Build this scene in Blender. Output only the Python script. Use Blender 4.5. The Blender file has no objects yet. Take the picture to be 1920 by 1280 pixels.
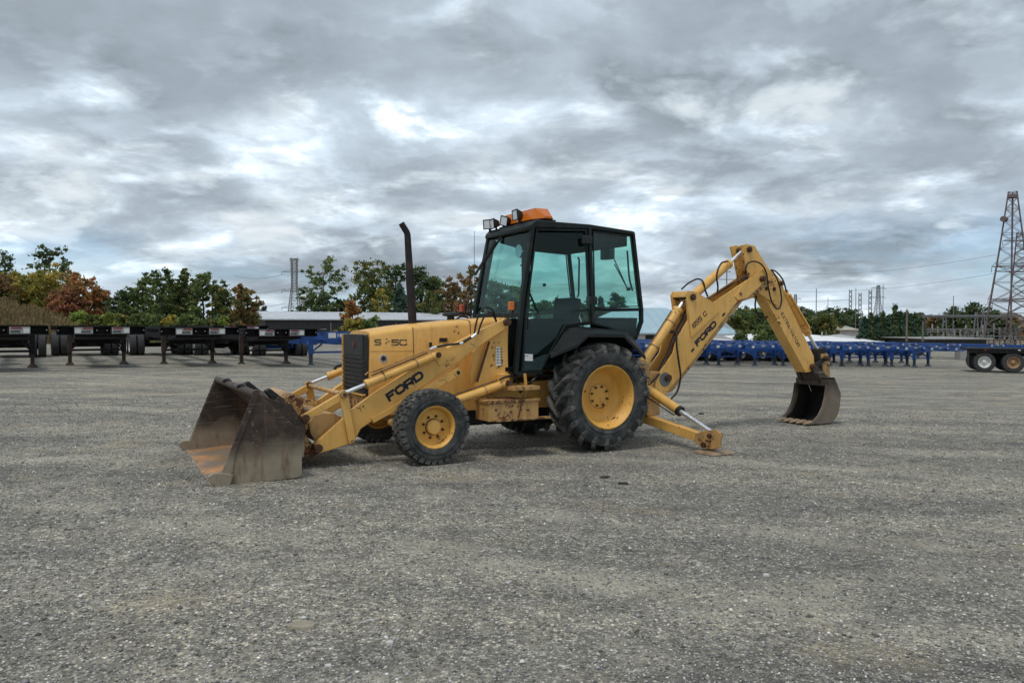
import bpy, bmesh, math, random
import numpy as np
from mathutils import Vector, Matrix

# ------------------------------------------------------------------ camera, sky, sun, exposure
R = math.radians
scene = bpy.context.scene
COL = scene.collection
F_PX = 1449.0; H_CAM = 1.52; PITCH = math.atan((640 - 607.5) / F_PX)
cam_d = bpy.data.cameras.new('camera'); cam = bpy.data.objects.new('camera', cam_d); COL.objects.link(cam)
cam_d.sensor_width = 36; cam_d.lens = 36 * F_PX / 1920; cam_d.clip_end = 6000; cam_d.clip_start = .05
cam.location = (0, 0, H_CAM); cam.rotation_euler = (R(90) - PITCH, 0, 0)
scene.camera = cam
scene.render.resolution_x = 1024; scene.render.resolution_y = 682
scene.view_settings.view_transform = 'Standard'; scene.view_settings.look = 'None'
scene.view_settings.exposure = 0.12; scene.view_settings.gamma = 1.0
SUN_EL, SUN_AZ = R(64), R(212)      # azimuth clockwise from +y

def nd(nt, t, **kw):
    n = nt.nodes.new(t)
    for k, v in kw.items(): setattr(n, k, v)
    return n
class NG:
    """tiny node-graph helper"""
    def __init__(s, nt): s.nt = nt
    def n(s, t, ins=None, **kw):
        n = nd(s.nt, t, **kw)
        for k, v in (ins or {}).items():
            if hasattr(v, 'is_output') or isinstance(v, bpy.types.NodeSocket): s.nt.links.new(v, n.inputs[k])
            else: n.inputs[k].default_value = v
        return n
    def math(s, op, a, b=0.0, c=None, clamp=False):
        ins = {0: a, 1: b}
        if c is not None: ins[2] = c
        return s.n('ShaderNodeMath', ins, operation=op, use_clamp=clamp).outputs[0]
    def noise(s, vec, scale, detail=4, rough=.55, dist=0, lac=2):
        return s.n('ShaderNodeTexNoise', {'Vector': vec, 'Scale': scale, 'Detail': detail, 'Roughness': rough, 'Distortion': dist, 'Lacunarity': lac}).outputs[0]
    def ramp(s, fac, stops, interp='LINEAR'):
        n = s.n('ShaderNodeValToRGB', {0: fac}); cr = n.color_ramp; cr.interpolation = interp
        while len(cr.elements) < len(stops): cr.elements.new(.5)
        for e, (p, c) in zip(cr.elements, stops):
            e.position = p; e.color = (c, c, c, 1) if not hasattr(c, '__len__') else (*c, 1)
        return n.outputs[0]
    def mix(s, fac, a, b, blend='MIX'):
        n = s.n('ShaderNodeMix', {0: fac}, data_type='RGBA', blend_type=blend)
        for k, v in ((6, a), (7, b)):
            if isinstance(v, bpy.types.NodeSocket): s.nt.links.new(v, n.inputs[k])
            else: n.inputs[k].default_value = (*v, 1)
        return n.outputs[2]
    def mapr(s, v, a, b, c=0.0, d=1.0):
        return s.n('ShaderNodeMapRange', {0: v, 1: a, 2: b, 3: c, 4: d}).outputs[0]

world = bpy.data.worlds.new('World'); scene.world = world; world.use_nodes = True
def build_sky():
    nt = world.node_tree; nt.nodes.clear(); g = NG(nt)
    tc = g.n('ShaderNodeTexCoord').outputs['Generated']
    nrm = g.n('ShaderNodeVectorMath', {0: tc}, operation='NORMALIZE').outputs[0]
    sp = g.n('ShaderNodeSeparateXYZ', {0: nrm}); X, Y, Z = sp.outputs
    zz = g.math('ADD', g.math('MAXIMUM', Z, 0.0), .22)
    P = g.n('ShaderNodeCombineXYZ', {0: g.math('DIVIDE', X, zz), 1: g.math('DIVIDE', Y, zz), 2: SKY_SEED}).outputs[0]
    warp = g.n('ShaderNodeTexNoise', {'Vector': P, 'Scale': 1.6, 'Detail': 2.0}).outputs[1]
    Pw = g.n('ShaderNodeVectorMath', {0: P, 1: g.n('ShaderNodeVectorMath', {0: warp, 3: .22}, operation='SCALE').outputs[0]}, operation='ADD').outputs[0]
    # a second sample a little higher up the sky gives each cloud its lit upper edge
    up = g.n('ShaderNodeVectorMath', {0: Pw, 1: g.n('ShaderNodeVectorMath', {0: P, 3: -.05}, operation='SCALE').outputs[0]}, operation='ADD').outputs[0]
    big = g.noise(Pw, .85, 3, .5)
    def puffs(v):
        n1 = g.noise(v, 2.1, 9, .54); n2 = g.noise(v, 4.2, 5, .54)
        bil = g.math('ABSOLUTE', g.math('SUBTRACT', n2, .5))          # folded noise: round cauliflower cells
        return g.math('ADD', g.math('MULTIPLY', n1, .84), g.math('MULTIPLY', bil, -.36))
    mid = puffs(Pw); mid_up = puffs(up)
    fine = g.noise(Pw, 7.5, 5, .58)
    d = g.math('ADD', g.math('MULTIPLY', big, .42), g.math('ADD', g.math('MULTIPLY', mid, .78), g.math('MULTIPLY', fine, .17)))
    d = g.math('MULTIPLY_ADD', g.math('ADD', d, D_SHIFT - .53), 1.95, .53)
    for (u, v, sx, sy, w) in SKY_BANKS:      # the heavy banks of this sky, soft masses placed by direction
        a = math.atan((u - 960) / F_PX); e = math.atan((607.5 - v) / F_PX)
        dx = g.math('DIVIDE', g.math('SUBTRACT', g.math('ARCTAN2', X, Y), a), sx)
        dy = g.math('DIVIDE', g.math('SUBTRACT', g.math('ARCSINE', Z), e), sy)
        q = g.math('ADD', g.math('MULTIPLY', dx, dx), g.math('MULTIPLY', dy, dy))
        d = g.math('ADD', d, g.math('MULTIPLY', g.math('POWER', 2.718, g.math('MULTIPLY', q, -1.0)), w))
    cloud = g.ramp(d, [(.22, (.67, .725, .76)), (.38, (.565, .63, .675)), (.46, (.465, .530, .585)), (.53, (.355, .412, .465)), (.62, (.262, .308, .352)), (.74, (.207, .244, .28)), (1.0, (.14, .163, .185))])
    lit = g.mapr(g.math('SUBTRACT', mid, mid_up), -.08, .08, -.26, .34)
    cloud = g.n('ShaderNodeVectorMath', {0: cloud, 3: g.math('ADD', 1.0, lit)}, operation='SCALE').outputs[0]
    puff = g.n('ShaderNodeMapRange', {0: g.math('ADD', g.math('MULTIPLY', fine, .5), g.math('MULTIPLY', g.math('SUBTRACT', mid, mid_up), 2.2)), 1: .22, 2: .46}, interpolation_type='SMOOTHSTEP').outputs[0]
    thin = g.n('ShaderNodeMapRange', {0: d, 1: .545, 2: .41}, interpolation_type='SMOOTHSTEP').outputs[0]
    cloud = g.mix(g.math('MULTIPLY', g.math('MULTIPLY', puff, thin), .8), cloud, (.74, .765, .77))
    sky = g.n('ShaderNodeTexSky', sky_type='NISHITA'); sky.sun_disc = False
    sky.sun_elevation = SUN_EL; sky.sun_rotation = SUN_AZ; sky.altitude = 100; sky.air_density = 1.0; sky.dust_density = 1.2
    clear = g.n('ShaderNodeVectorMath', {0: sky.outputs[0], 3: .10}, operation='SCALE').outputs[0]
    clear = g.n('ShaderNodeVectorMath', {0: clear, 1: (.62, .86, 1.12)}, operation='MULTIPLY').outputs[0]
    gap = g.noise(Pw, .95, 5, .55)
    low = g.mapr(Z, .16, .03)
    gapm = g.math('MULTIPLY', g.mapr(gap, .50, .62), g.math('ADD', g.math('MULTIPLY', low, .62), .0))
    col = g.mix(gapm, cloud, clear)
    # veil towards the horizon
    hz = g.math('MULTIPLY', g.mapr(Z, .06, .0), .5)
    col = g.mix(hz, col, (.45, .535, .60))
    col = g.mix(g.mapr(Z, 0.0, -.02), col, (.16, .16, .155))
    bg = g.n('ShaderNodeBackground', {0: col, 1: SKY_STR})
    out = g.n('ShaderNodeOutputWorld'); nt.links.new(bg.outputs[0], out.inputs[0])
SKY_STR = 1.52
SKY_SEED = 3.7; D_SHIFT = -.037
SKY_BANKS = [(150, 180, .26, .085, .085), (0, 290, .2, .03, .05), (1450, 160, .30, .085, .085), (1700, 370, .26, .035, .06), (1250, 330, .25, .03, .05),
             (330, 345, .20, .03, -.09), (870, 210, .10, .09, -.05), (1180, 400, .22, .03, -.085), (600, 60, .16, .05, -.03), (760, 385, .2, .02, .03), (1050, 20, .2, .03, -.04)]
build_sky()
world.cycles.sampling_method = 'MANUAL'; world.cycles.sample_map_resolution = 256

sun_d = bpy.data.lights.new('sun', 'SUN'); sun_d.energy = 1.5; sun_d.angle = R(14); sun_d.color = (1, .96, .9)
sun = bpy.data.objects.new('sun', sun_d); COL.objects.link(sun)
sv = Vector((math.sin(SUN_AZ) * math.cos(SUN_EL), math.cos(SUN_AZ) * math.cos(SUN_EL), math.sin(SUN_EL)))
sun.rotation_euler = sv.to_track_quat('Z', 'Y').to_euler(); sun.location = (0, 0, 40)

# ------------------------------------------------------------------ materials
def new_mat(name):
    m = bpy.data.materials.new(name); m.use_nodes = True; nt = m.node_tree
    b = nt.nodes['Principled BSDF']; return m, NG(nt), b
def setin(g, b, k, v):
    if isinstance(v, bpy.types.NodeSocket): g.nt.links.new(v, b.inputs[k])
    elif hasattr(v, '__len__'): b.inputs[k].default_value = (*v, 1)
    else: b.inputs[k].default_value = v
def bump(g, b, h, strength=.3, dist=.01):
    n = g.n('ShaderNodeBump', {'Height': h, 'Strength': strength, 'Distance': dist}); g.nt.links.new(n.outputs[0], b.inputs['Normal'])
def simple(name, col, rough=.6, metal=0.0, var=.25, scale=6.0, bmp=.1, dirt=None, dirt_amt=.0, dscale=3.0, spec=.5):
    m, g, b = new_mat(name); tc = g.n('ShaderNodeTexCoord').outputs['Object']
    n1 = g.noise(tc, scale, 6, .6)
    lo = tuple(c * (1 - var) for c in col); hi = tuple(min(1, c * (1 + var)) for c in col)
    c = g.mix(g.mapr(n1, .3, .7), lo, hi)
    if dirt:
        n2 = g.noise(tc, dscale, 8, .65); f = g.mapr(n2, .62 - dirt_amt * .3, .72 - dirt_amt * .2)
        c = g.mix(g.math('MULTIPLY', f, .85), c, dirt)
    setin(g, b, 'Base Color', c); setin(g, b, 'Roughness', g.mapr(n1, .3, .7, max(0, rough - .08), min(1, rough + .08)))
    b.inputs['Metallic'].default_value = metal; b.inputs['Specular IOR Level'].default_value = spec
    if bmp: bump(g, b, g.noise(tc, scale * 6, 4, .6), bmp, .004)
    return m
def paint(name, col, rust=.3, grime=.4):
    """sun-faded machine enamel: chalky patches, grime, small rust chips"""
    m, g, b = new_mat(name); tc = g.n('ShaderNodeTexCoord').outputs['Object']
    fade = g.noise(tc, 1.7, 5, .6); fn = g.noise(tc, 14, 5, .6)
    c = g.mix(g.mapr(fade, .35, .7), col, tuple(min(1, x * 1.18 + .03) for x in col))
    mp = g.n('ShaderNodeMapping', {0: tc, 3: (9, 9, 1.6)}).outputs[0]
    streak = g.noise(mp, 1.4, 6, .62)
    gm = g.math('MULTIPLY', g.mapr(streak, .50, .74), grime, clamp=True)
    c = g.mix(gm, c, (col[0] * .42, col[1] * .38, col[2] * .42))
    c = g.mix(g.math('MULTIPLY', g.mapr(g.noise(tc, 5, 7, .7), .52, .72), grime * .55), c, (.23, .17, .10))
    rn = g.math('ADD', g.math('MULTIPLY', g.noise(tc, 24, 5, .7), .55), g.math('MULTIPLY', g.noise(tc, 3.1, 3, .5), .45))
    rm = g.mapr(rn, .63 - rust * .10, .65 - rust * .10)
    c = g.mix(rm, c, g.mix(fn, (.045, .016, .008), (.15, .05, .02)))
    bv = g.n('ShaderNodeBevel', {0: .014}, samples=4); gn = g.n('ShaderNodeNewGeometry')
    ed = g.math('SUBTRACT', 1.0, g.n('ShaderNodeVectorMath', {0: bv.outputs[0], 1: gn.outputs['Normal']}, operation='DOT_PRODUCT').outputs['Value'])
    em = g.math('MULTIPLY', g.mapr(ed, .02, .12), g.mapr(g.noise(tc, 11, 6, .7), .46 - rust * .06, .56 - rust * .06), clamp=True)
    c = g.mix(g.math('MULTIPLY', em, .85), c, g.mix(fn, (.09, .045, .025), (.24, .15, .075)))
    setin(g, b, 'Base Color', c)
    setin(g, b, 'Roughness', g.math('ADD', g.mapr(fn, .3, .7, .42, .58), g.math('MULTIPLY', rm, .3)))
    bump(g, b, g.math('ADD', g.math('MULTIPLY', rm, -.6), g.math('MULTIPLY', fn, .25)), .25, .004)
    return m
M = {}
YEL = (.71, .393, .092)
M['yellow'] = paint('yellow_enamel', YEL, .18, .34)
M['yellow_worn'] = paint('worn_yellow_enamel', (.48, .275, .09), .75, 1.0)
M['yellow_clean'] = paint('rim_enamel', (.66, .355, .06), .10, .3)
M['yellow_rust'] = paint('rusty_enamel', (.42, .24, .07), 1.35, 1.3)
M['cabframe'] = simple('cab_frame_paint', (.010, .016, .015), .5, 0, .4, 5, .05, (.045, .04, .034), .10, 4, spec=.25)
M['black'] = simple('black_plastic', (.012, .012, .013), .55, 0, .3, 8, .1)
M['fender'] = simple('fender_plastic', (.013, .015, .017), .55, 0, .3, 5, .15, (.045, .042, .038), .2, 3, spec=.3)
M['hose'] = simple('hose_rubber', (.010, .010, .011), .5, 0, .3, 8, 0)
M['pipe'] = simple('brown_steel_pipe', (.10, .065, .045), .6, .3, .4, 10, .1)
M['chrome'] = simple('chrome_rod', (.80, .81, .83), .33, .75, .05, 5, 0)
M['exhaust'] = simple('exhaust_steel', (.018, .015, .015), .75, .2, .4, 9, .3, (.07, .03, .018), .4, 9)
M['seat'] = simple('seat_vinyl', (.013, .014, .016), .7, spec=.2)
M['pin'] = simple('rusty_pin', (.10, .05, .03), .65, .4, .5, 20, .3)
M['decal'] = simple('decal_black', (.012, .013, .022), .55, 0, .3, 30, 0)
M['decal_worn'] = simple('decal_black_worn', (.02, .022, .035), .55, 0, .3, 30, 0, (.45, .27, .07), .4, 40)
M['white'] = simple('white_sticker', (.72, .72, .70), .5, 0, .08, 30, 0)
M['lens'] = simple('lamp_lens', (.62, .64, .66), .12, .3, .15, 40, 0)
M['grille'] = simple('grille_black', (.016, .017, .018), .5, 0, .4, 20, .2, (.06, .05, .04), .2, 6)
M['interior'] = simple('cab_interior', (.007, .009, .009), .85, bmp=0, spec=.08)

def rubber(name, col, dustc, amt):
    m, g, b = new_mat(name); tc = g.n('ShaderNodeTexCoord').outputs['Object']
    n1 = g.noise(tc, 7, 7, .65); n2 = g.noise(tc, 60, 4, .6)
    c = g.mix(g.math('MULTIPLY', g.mapr(n1, .42, .70), amt), col, dustc)
    c = g.mix(g.math('MULTIPLY', g.mapr(n2, .5, .7), .25), c, dustc)
    setin(g, b, 'Base Color', c); setin(g, b, 'Roughness', .78); b.inputs['Specular IOR Level'].default_value = .35
    bump(g, b, n2, .25, .004); return m
M['rubber'] = rubber('tyre_rubber', (.026, .030, .032), (.125, .12, .11), .75)
M['rubber_lug'] = rubber('tyre_lug_rubber', (.045, .046, .046), (.21, .195, .17), .9)
M['rubber_far'] = rubber('trailer_tyre_rubber', (.034, .035, .037), (.09, .085, .078), .6)

def mat_glass(name, tint, refl=1.0):
    m = bpy.data.materials.new(name); m.use_nodes = True; nt = m.node_tree; nt.nodes.clear(); g = NG(nt)
    tr = g.n('ShaderNodeBsdfTransparent', {0: (*tint, 1)}); gl = g.n('ShaderNodeBsdfGlossy', {0: (.9, .95, .95, 1), 1: .02})
    geo = g.n('ShaderNodeNewGeometry'); cs = g.math('ABSOLUTE', g.n('ShaderNodeVectorMath', {0: geo.outputs['Normal'], 1: geo.outputs['Incoming']}, operation='DOT_PRODUCT').outputs['Value'])
    fr = g.math('ADD', .025, g.math('MULTIPLY', g.math('POWER', g.math('SUBTRACT', 1.0, cs), 5.0), .7))
    mx = g.n('ShaderNodeMixShader', {0: g.math('MULTIPLY', fr, refl, clamp=True)}); nt.links.new(tr.outputs[0], mx.inputs[1]); nt.links.new(gl.outputs[0], mx.inputs[2])
    o = g.n('ShaderNodeOutputMaterial'); nt.links.new(mx.outputs[0], o.inputs[0]); return m
M['glass'] = mat_glass('green_tinted_glass', (.76, .915, .875))       # each face of a pane tints once
M['mirror'] = simple('mirror_glass', (.6, .62, .64), .08, .9, .05, 5, 0)

def mat_plastic_lamp(name, col):
    m, g, b = new_mat(name); tc = g.n('ShaderNodeTexCoord').outputs['Object']
    setin(g, b, 'Base Color', g.mix(g.noise(tc, 12, 4, .6), tuple(c * .75 for c in col), col)); b.inputs['Roughness'].default_value = .25
    b.inputs['Transmission Weight'].default_value = .25; b.inputs['Subsurface Weight'].default_value = .1
    return m
M['amber'] = mat_plastic_lamp('amber_lens', (.85, .22, .015))
M['amber_dark'] = mat_plastic_lamp('red_amber_lens', (.6, .09, .02))

def mat_bucket(name, dust_h, base=(.035, .027, .022), dust=(.27, .235, .185), rustc=(.16, .075, .035), rust_amt=.3):
    """dark oxide steel, scoured paler where the soil has rubbed low on the shell"""
    m, g, b = new_mat(name); tc = g.n('ShaderNodeTexCoord').outputs['Object']
    z = g.n('ShaderNodeSeparateXYZ', {0: tc}).outputs[2]
    n1 = g.noise(tc, 2.3, 6, .6); n2 = g.noise(tc, 11, 6, .65)
    zz = g.math('ADD', z, g.math('ADD', g.math('MULTIPLY', g.math('SUBTRACT', n1, .5), .45), g.math('MULTIPLY', g.math('SUBTRACT', n2, .5), .15)))
    f = g.mapr(zz, dust_h + .09, dust_h - .09)
    c = g.mix(g.mapr(n2, .3, .7), tuple(x * .6 for x in base), tuple(x * 1.7 for x in base))
    c = g.mix(g.math('MULTIPLY', f, .85), c, g.mix(n2, tuple(x * .6 for x in dust), tuple(x * 1.25 for x in dust)))
    mp = g.n('ShaderNodeMapping', {0: tc, 3: (6, 6, 1.5)}).outputs[0]
    rm = g.math('MULTIPLY', g.mapr(g.noise(mp, 1.3, 6, .65), .52, .68), rust_amt)
    c = g.mix(rm, c, rustc)
    sc = g.n('ShaderNodeMapping', {0: tc, 2: (0, .45, 0), 3: (1.6, 1.6, 45)}).outputs[0]
    c = g.mix(g.mapr(g.noise(sc, 1.2, 5, .6), .60, .70, 0, .5), c, (.36, .32, .27))
    c = g.mix(g.mapr(g.noise(tc, 26, 5, .7), .60, .68, 0, .5), c, (.30, .25, .19))
    setin(g, b, 'Base Color', c); setin(g, b, 'Roughness', g.mapr(n2, .3, .7, .5, .75)); b.inputs['Metallic'].default_value = .25
    bump(g, b, n2, .35, .006); return m
M['bucket'] = mat_bucket('bucket_steel', .34, (.050, .034, .026), (.40, .33, .235), (.15, .085, .045), .85)
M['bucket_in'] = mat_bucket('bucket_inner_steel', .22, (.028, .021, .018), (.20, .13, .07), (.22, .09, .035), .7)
M['bucket_floor'] = simple('rusty_scoured_floor', (.50, .25, .10), .55, .1, .35, 3, .25, (.20, .17, .14), .8, 2.2)
M['hoe_bucket'] = mat_bucket('digging_bucket_steel', .45, (.055, .042, .033), (.24, .195, .145), (.16, .085, .045), .4)
M['hoe_in'] = simple('shade_and_black_steel', (.016, .013, .011), .8, .1, .5, 5, .3)  # black link block; also shade deep in the digging bucket, put into the colour
M['tooth'] = simple('worn_tooth_steel', (.33, .24, .15), .55, .2, .3, 12, .2)

def mat_ground():
    m, g, b = new_mat('gravel_yard'); geo = g.n('ShaderNodeNewGeometry').outputs['Position']
    def vor(scale, feat='F1'):
        return g.n('ShaderNodeTexVoronoi', {'Vector': geo, 'Scale': scale, 'Randomness': 1.0}, feature=feat)
    v1 = vor(62); v2 = vor(26); v3 = vor(8)
    r1 = g.n('ShaderNodeSeparateColor', {0: v1.outputs[1]}).outputs[0]; r2 = g.n('ShaderNodeSeparateColor', {0: v2.outputs[1]}).outputs[0]
    grain = g.ramp(r1, [(0, .04), (.35, .10), (.7, .19), (.88, .36), (1, .62)])
    grain2 = g.ramp(r2, [(0, .07), (.6, .16), (.90, .27), (1, .55)])
    c = g.mix(.36, grain, grain2)
    c = g.mix(g.mapr(v1.outputs[0], .25, .6, 0, .6), c, (.05, .048, .045))     # grit between stones
    spk = g.n('ShaderNodeTexWhiteNoise', {0: g.n('ShaderNodeVectorMath', {0: geo, 3: 170.0}, operation='SCALE').outputs[0]}, noise_dimensions='3D').outputs[0]
    fines = g.noise(geo, 120, 3, .7)
    c = g.mix(.22, c, g.ramp(fines, [(.35, .05), (.65, .33)]))
    pl = g.n('ShaderNodeMapping', {0: geo, 2: (0, 0, .35), 3: (.45, 1.25, 1)}).outputs[0]
    patch = g.noise(pl, .55, 7, .62); pm = g.noise(geo, 2.1, 6, .65)
    c = g.mix(1.0, c, g.ramp(patch, [(.30, (.60, .605, .62)), (.5, (.98, .97, .95)), (.70, (1.32, 1.27, 1.18))]), 'MULTIPLY')
    c = g.mix(1.0, c, g.ramp(pm, [(.30, (.72, .72, .73)), (.55, (1.02, 1.01, .99)), (.75, (1.16, 1.13, 1.07))]), 'MULTIPLY')
    for sc_, lo_, hi_ in ((24.0, .68, 1.34), (7.0, .80, 1.20)):
        mm = g.noise(geo, sc_, 3, .7); c = g.mix(1.0, c, g.ramp(mm, [(.34, (lo_, lo_, lo_ * 1.01)), (.5, (.98, .98, .98)), (.66, (hi_, hi_ * .99, hi_ * .96))]), 'MULTIPLY')
    # far grazing streaks: pale dusty lanes and dark damp ones
    st = g.n('ShaderNodeMapping', {0: geo, 2: (0, 0, -.10), 3: (.10, .75, 1)}).outputs[0]
    lane = g.noise(st, 1.0, 6, .6)
    c = g.mix(1.0, c, g.ramp(lane, [(.32, (.74, .745, .755)), (.5, (1, 1, 1)), (.68, (1.24, 1.21, 1.16))]), 'MULTIPLY')
    br = g.noise(geo, .9, 5, .6)
    c = g.mix(g.mapr(br, .56, .72, 0, .45), c, (.23, .19, .13))
    sub = g.noise(geo, 4.2, 6, .72)
    c = g.mix(g.mapr(sub, .62, .70, 0, .55), c, (.045, .043, .04))
    c = g.mix(g.mapr(g.noise(geo, 3.1, 6, .7), .60, .72, 0, .5), c, (.30, .29, .27))
    # worn wheel tracks: gently curving pairs of pale, packed bands
    sg = g.n('ShaderNodeSeparateXYZ', {0: geo}); gx, gy = sg.outputs[0], sg.outputs[1]
    wob = g.math('MULTIPLY', g.math('SUBTRACT', g.noise(geo, .12, 2, .5), .5), 5.0)
    brk = g.mapr(g.noise(geo, 1.3, 5, .65), .40, .62)
    for ang, off, per, amt in ((-22, 0.4, 5.2, .48), (38, 2.2, 7.4, .42), (4, 1.0, 6.1, .34)):
        ca, sa = math.cos(R(ang)), math.sin(R(ang))
        q = g.math('ADD', g.math('ADD', g.math('MULTIPLY', gx, -sa), g.math('MULTIPLY', gy, ca)), g.math('ADD', wob, off))
        w = g.math('ABSOLUTE', g.math('SUBTRACT', g.math('ABSOLUTE', g.math('SUBTRACT', g.math('MODULO', g.math('ADD', q, 200.0), per), per / 2)), .9))
        m1 = g.math('MULTIPLY', g.mapr(w, .34, .10), brk)
        c = g.mix(g.math('MULTIPLY', m1, amt), c, (.235, .225, .20))
        m2 = g.math('MULTIPLY', g.mapr(g.math('ABSOLUTE', g.math('SUBTRACT', w, .42)), .12, .0), brk)
        c = g.mix(g.math('MULTIPLY', m2, amt * .9), c, (.06, .058, .055))
    c = g.mix(1.0, c, (GROUND_GAIN, GROUND_GAIN * .962, GROUND_GAIN * .860), 'MULTIPLY')
    setin(g, b, 'Base Color', c); b.inputs['Roughness'].default_value = .9; b.inputs['Specular IOR Level'].default_value = .25
    h = g.math('ADD', g.math('MULTIPLY', v1.outputs[0], -.5), g.math('ADD', g.math('MULTIPLY', v2.outputs[0], -.9), g.math('MULTIPLY', g.noise(geo, 6, 6, .7), 1.6)))
    bump(g, b, h, .85, .018)
    return m
GROUND_GAIN = 1.88
M['ground'] = mat_ground()
def mat_attr(name, attr='tint', rough=.85, gain=1.0, trans=0.0, nscale=0):
    m, g, b = new_mat(name); a = g.n('ShaderNodeAttribute', attribute_name=attr).outputs[0]
    c = g.mix(1.0, a, (gain, gain, gain), 'MULTIPLY') if gain != 1 else a
    setin(g, b, 'Base Color', c); b.inputs['Roughness'].default_value = rough; b.inputs['Specular IOR Level'].default_value = .3
    if trans:
        nt = m.node_tree; tl = g.n('ShaderNodeBsdfTranslucent'); nt.links.new(c, tl.inputs[0]) if isinstance(c, bpy.types.NodeSocket) else None
        mx = g.n('ShaderNodeMixShader', {0: trans}); nt.links.new(b.outputs[0], mx.inputs[1]); nt.links.new(tl.outputs[0], mx.inputs[2])
        nt.links.new(mx.outputs[0], nt.nodes['Material Output'].inputs[0])
    return m
M['stone'] = mat_attr('loose_stone')
M['leaf'] = mat_attr('leaves', rough=.6, trans=.42)
M['grassblade'] = mat_attr('dry_grass', rough=.8, trans=.25)
M['bark'] = simple('bark', (.075, .06, .048), .9, 0, .4, 8, .4)
M['bark_pale'] = simple('pale_bark', (.42, .40, .36), .8, 0, .3, 8, .3)
M['hill'] = simple('dry_hillside', (.20, .145, .075), .95, 0, .35, .6, .5)

# ------------------------------------------------------------------ mesh helpers
class MB:
    def __init__(s): s.v = []; s.f = []
    def add(s, vs, fs):
        o = len(s.v); s.v += [tuple(p) for p in vs]; s.f += [tuple(i + o for i in f) for f in fs]; return s
    def prism(s, pts, y0, y1, axis='y'):
        """closed outline (a, b) extruded between two values of the third axis"""
        n = len(pts)
        def mk(p, t):
            return (p[0], t, p[1]) if axis == 'y' else ((p[0], p[1], t) if axis == 'z' else (t, p[0], p[1]))
        vs = [mk(p, y0) for p in pts] + [mk(p, y1) for p in pts]
        fs = [tuple(range(n)), tuple(range(2 * n - 1, n - 1, -1))] + [(i, i + n, (i + 1) % n + n, (i + 1) % n) for i in range(n)]
        return s.add(vs, fs)
    def box(s, c, d, rot=None):
        x, y, z = (k / 2 for k in d); vs = [Vector((a * x, b * y, e * z)) for a in (-1, 1) for b in (-1, 1) for e in (-1, 1)]
        if rot is not None: vs = [rot @ v for v in vs]
        vs = [v + Vector(c) for v in vs]
        return s.add(vs, [(0, 1, 3, 2), (4, 6, 7, 5), (0, 4, 5, 1), (2, 3, 7, 6), (0, 2, 6, 4), (1, 5, 7, 3)])
    def beam(s, p0, p1, w, h, up=(0, 0, 1), ext=0):
        p0, p1 = Vector(p0), Vector(p1); d = (p1 - p0); L = d.length; d.normalize()
        p0 = p0 - d * ext; p1 = p1 + d * ext
        u = Vector(up); sde = d.cross(u)
        if sde.length < 1e-4: sde = d.cross(Vector((1, 0, 0)))
        sde.normalize(); u = sde.cross(d); a = sde * w / 2; b = u * h / 2
        vs = [p + i * a + j * b for p in (p0, p1) for i, j in ((-1, -1), (1, -1), (1, 1), (-1, 1))]
        return s.add(vs, [(0, 1, 2, 3), (7, 6, 5, 4), (0, 4, 5, 1), (1, 5, 6, 2), (2, 6, 7, 3), (3, 7, 4, 0)])
    def tube(s, path, r, seg=10, cap=True):
        path = [Vector(p) for p in path]; n = len(path); rs = r if hasattr(r, '__len__') else [r] * n
        prev = None; vs = []; fs = []
        for i, p in enumerate(path):
            t = (path[min(i + 1, n - 1)] - path[max(i - 1, 0)]).normalized()
            if prev is None:
                a = t.cross(Vector((0, 0, 1)));  a = a if a.length > 1e-3 else t.cross(Vector((1, 0, 0)))
            else: a = prev - t * prev.dot(t)
            a.normalize(); prev = a; b = t.cross(a)
            vs += [p + (a * math.cos(k * 2 * math.pi / seg) + b * math.sin(k * 2 * math.pi / seg)) * rs[i] for k in range(seg)]
        for i in range(n - 1):
            for k in range(seg): fs.append((i * seg + k, i * seg + (k + 1) % seg, (i + 1) * seg + (k + 1) % seg, (i + 1) * seg + k))
        if cap: fs += [tuple(range(seg - 1, -1, -1)), tuple(range((n - 1) * seg, n * seg))]
        return s.add(vs, fs)
    def cyl(s, p0, p1, r, seg=20): return s.tube([p0, p1], r, seg)
    def lathe(s, prof, c=(0, 0, 0), seg=48, closed=False):
        """profile of (radius, y) turned about the local y axis through c"""
        n = len(prof); vs = []; fs = []
        for k in range(seg):
            a = 2 * math.pi * k / seg
            for r, y in prof: vs.append((c[0] + r * math.cos(a), c[1] + y, c[2] + r * math.sin(a)))
        for k in range(seg):
            k2 = (k + 1) % seg
            for i in range(n if closed else n - 1):
                j = (i + 1) % n; fs.append((k * n + i, k2 * n + i, k2 * n + j, k * n + j))
        return s.add(vs, fs)
    def mesh(s, name):
        me = bpy.data.meshes.new(name); me.from_pydata(s.v, [], s.f); me.update()
        bm = bmesh.new(); bm.from_mesh(me); bmesh.ops.recalc_face_normals(bm, faces=bm.faces[:]); bm.to_mesh(me); bm.free()
        return me
    def build(s, name, mat, parent=None, bevel=0, smooth=True, loc=None, kind=None, label=None, ang=35):
        me = s.mesh(name); me.materials.append(mat)
        if smooth:
            me.shade_smooth(); me.set_sharp_from_angle(angle=R(ang))
        o = bpy.data.objects.new(name, me); COL.objects.link(o)
        if parent is not None: o.parent = parent
        if loc is not None: o.location = loc
        if bevel:
            md = o.modifiers.new('bevel', 'BEVEL'); md.width = bevel; md.segments = 2; md.limit_method = 'ANGLE'; md.angle_limit = R(40)
            md.harden_normals = True
        if kind: o['kind'] = kind
        if label: o['label'] = label
        return o
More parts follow.
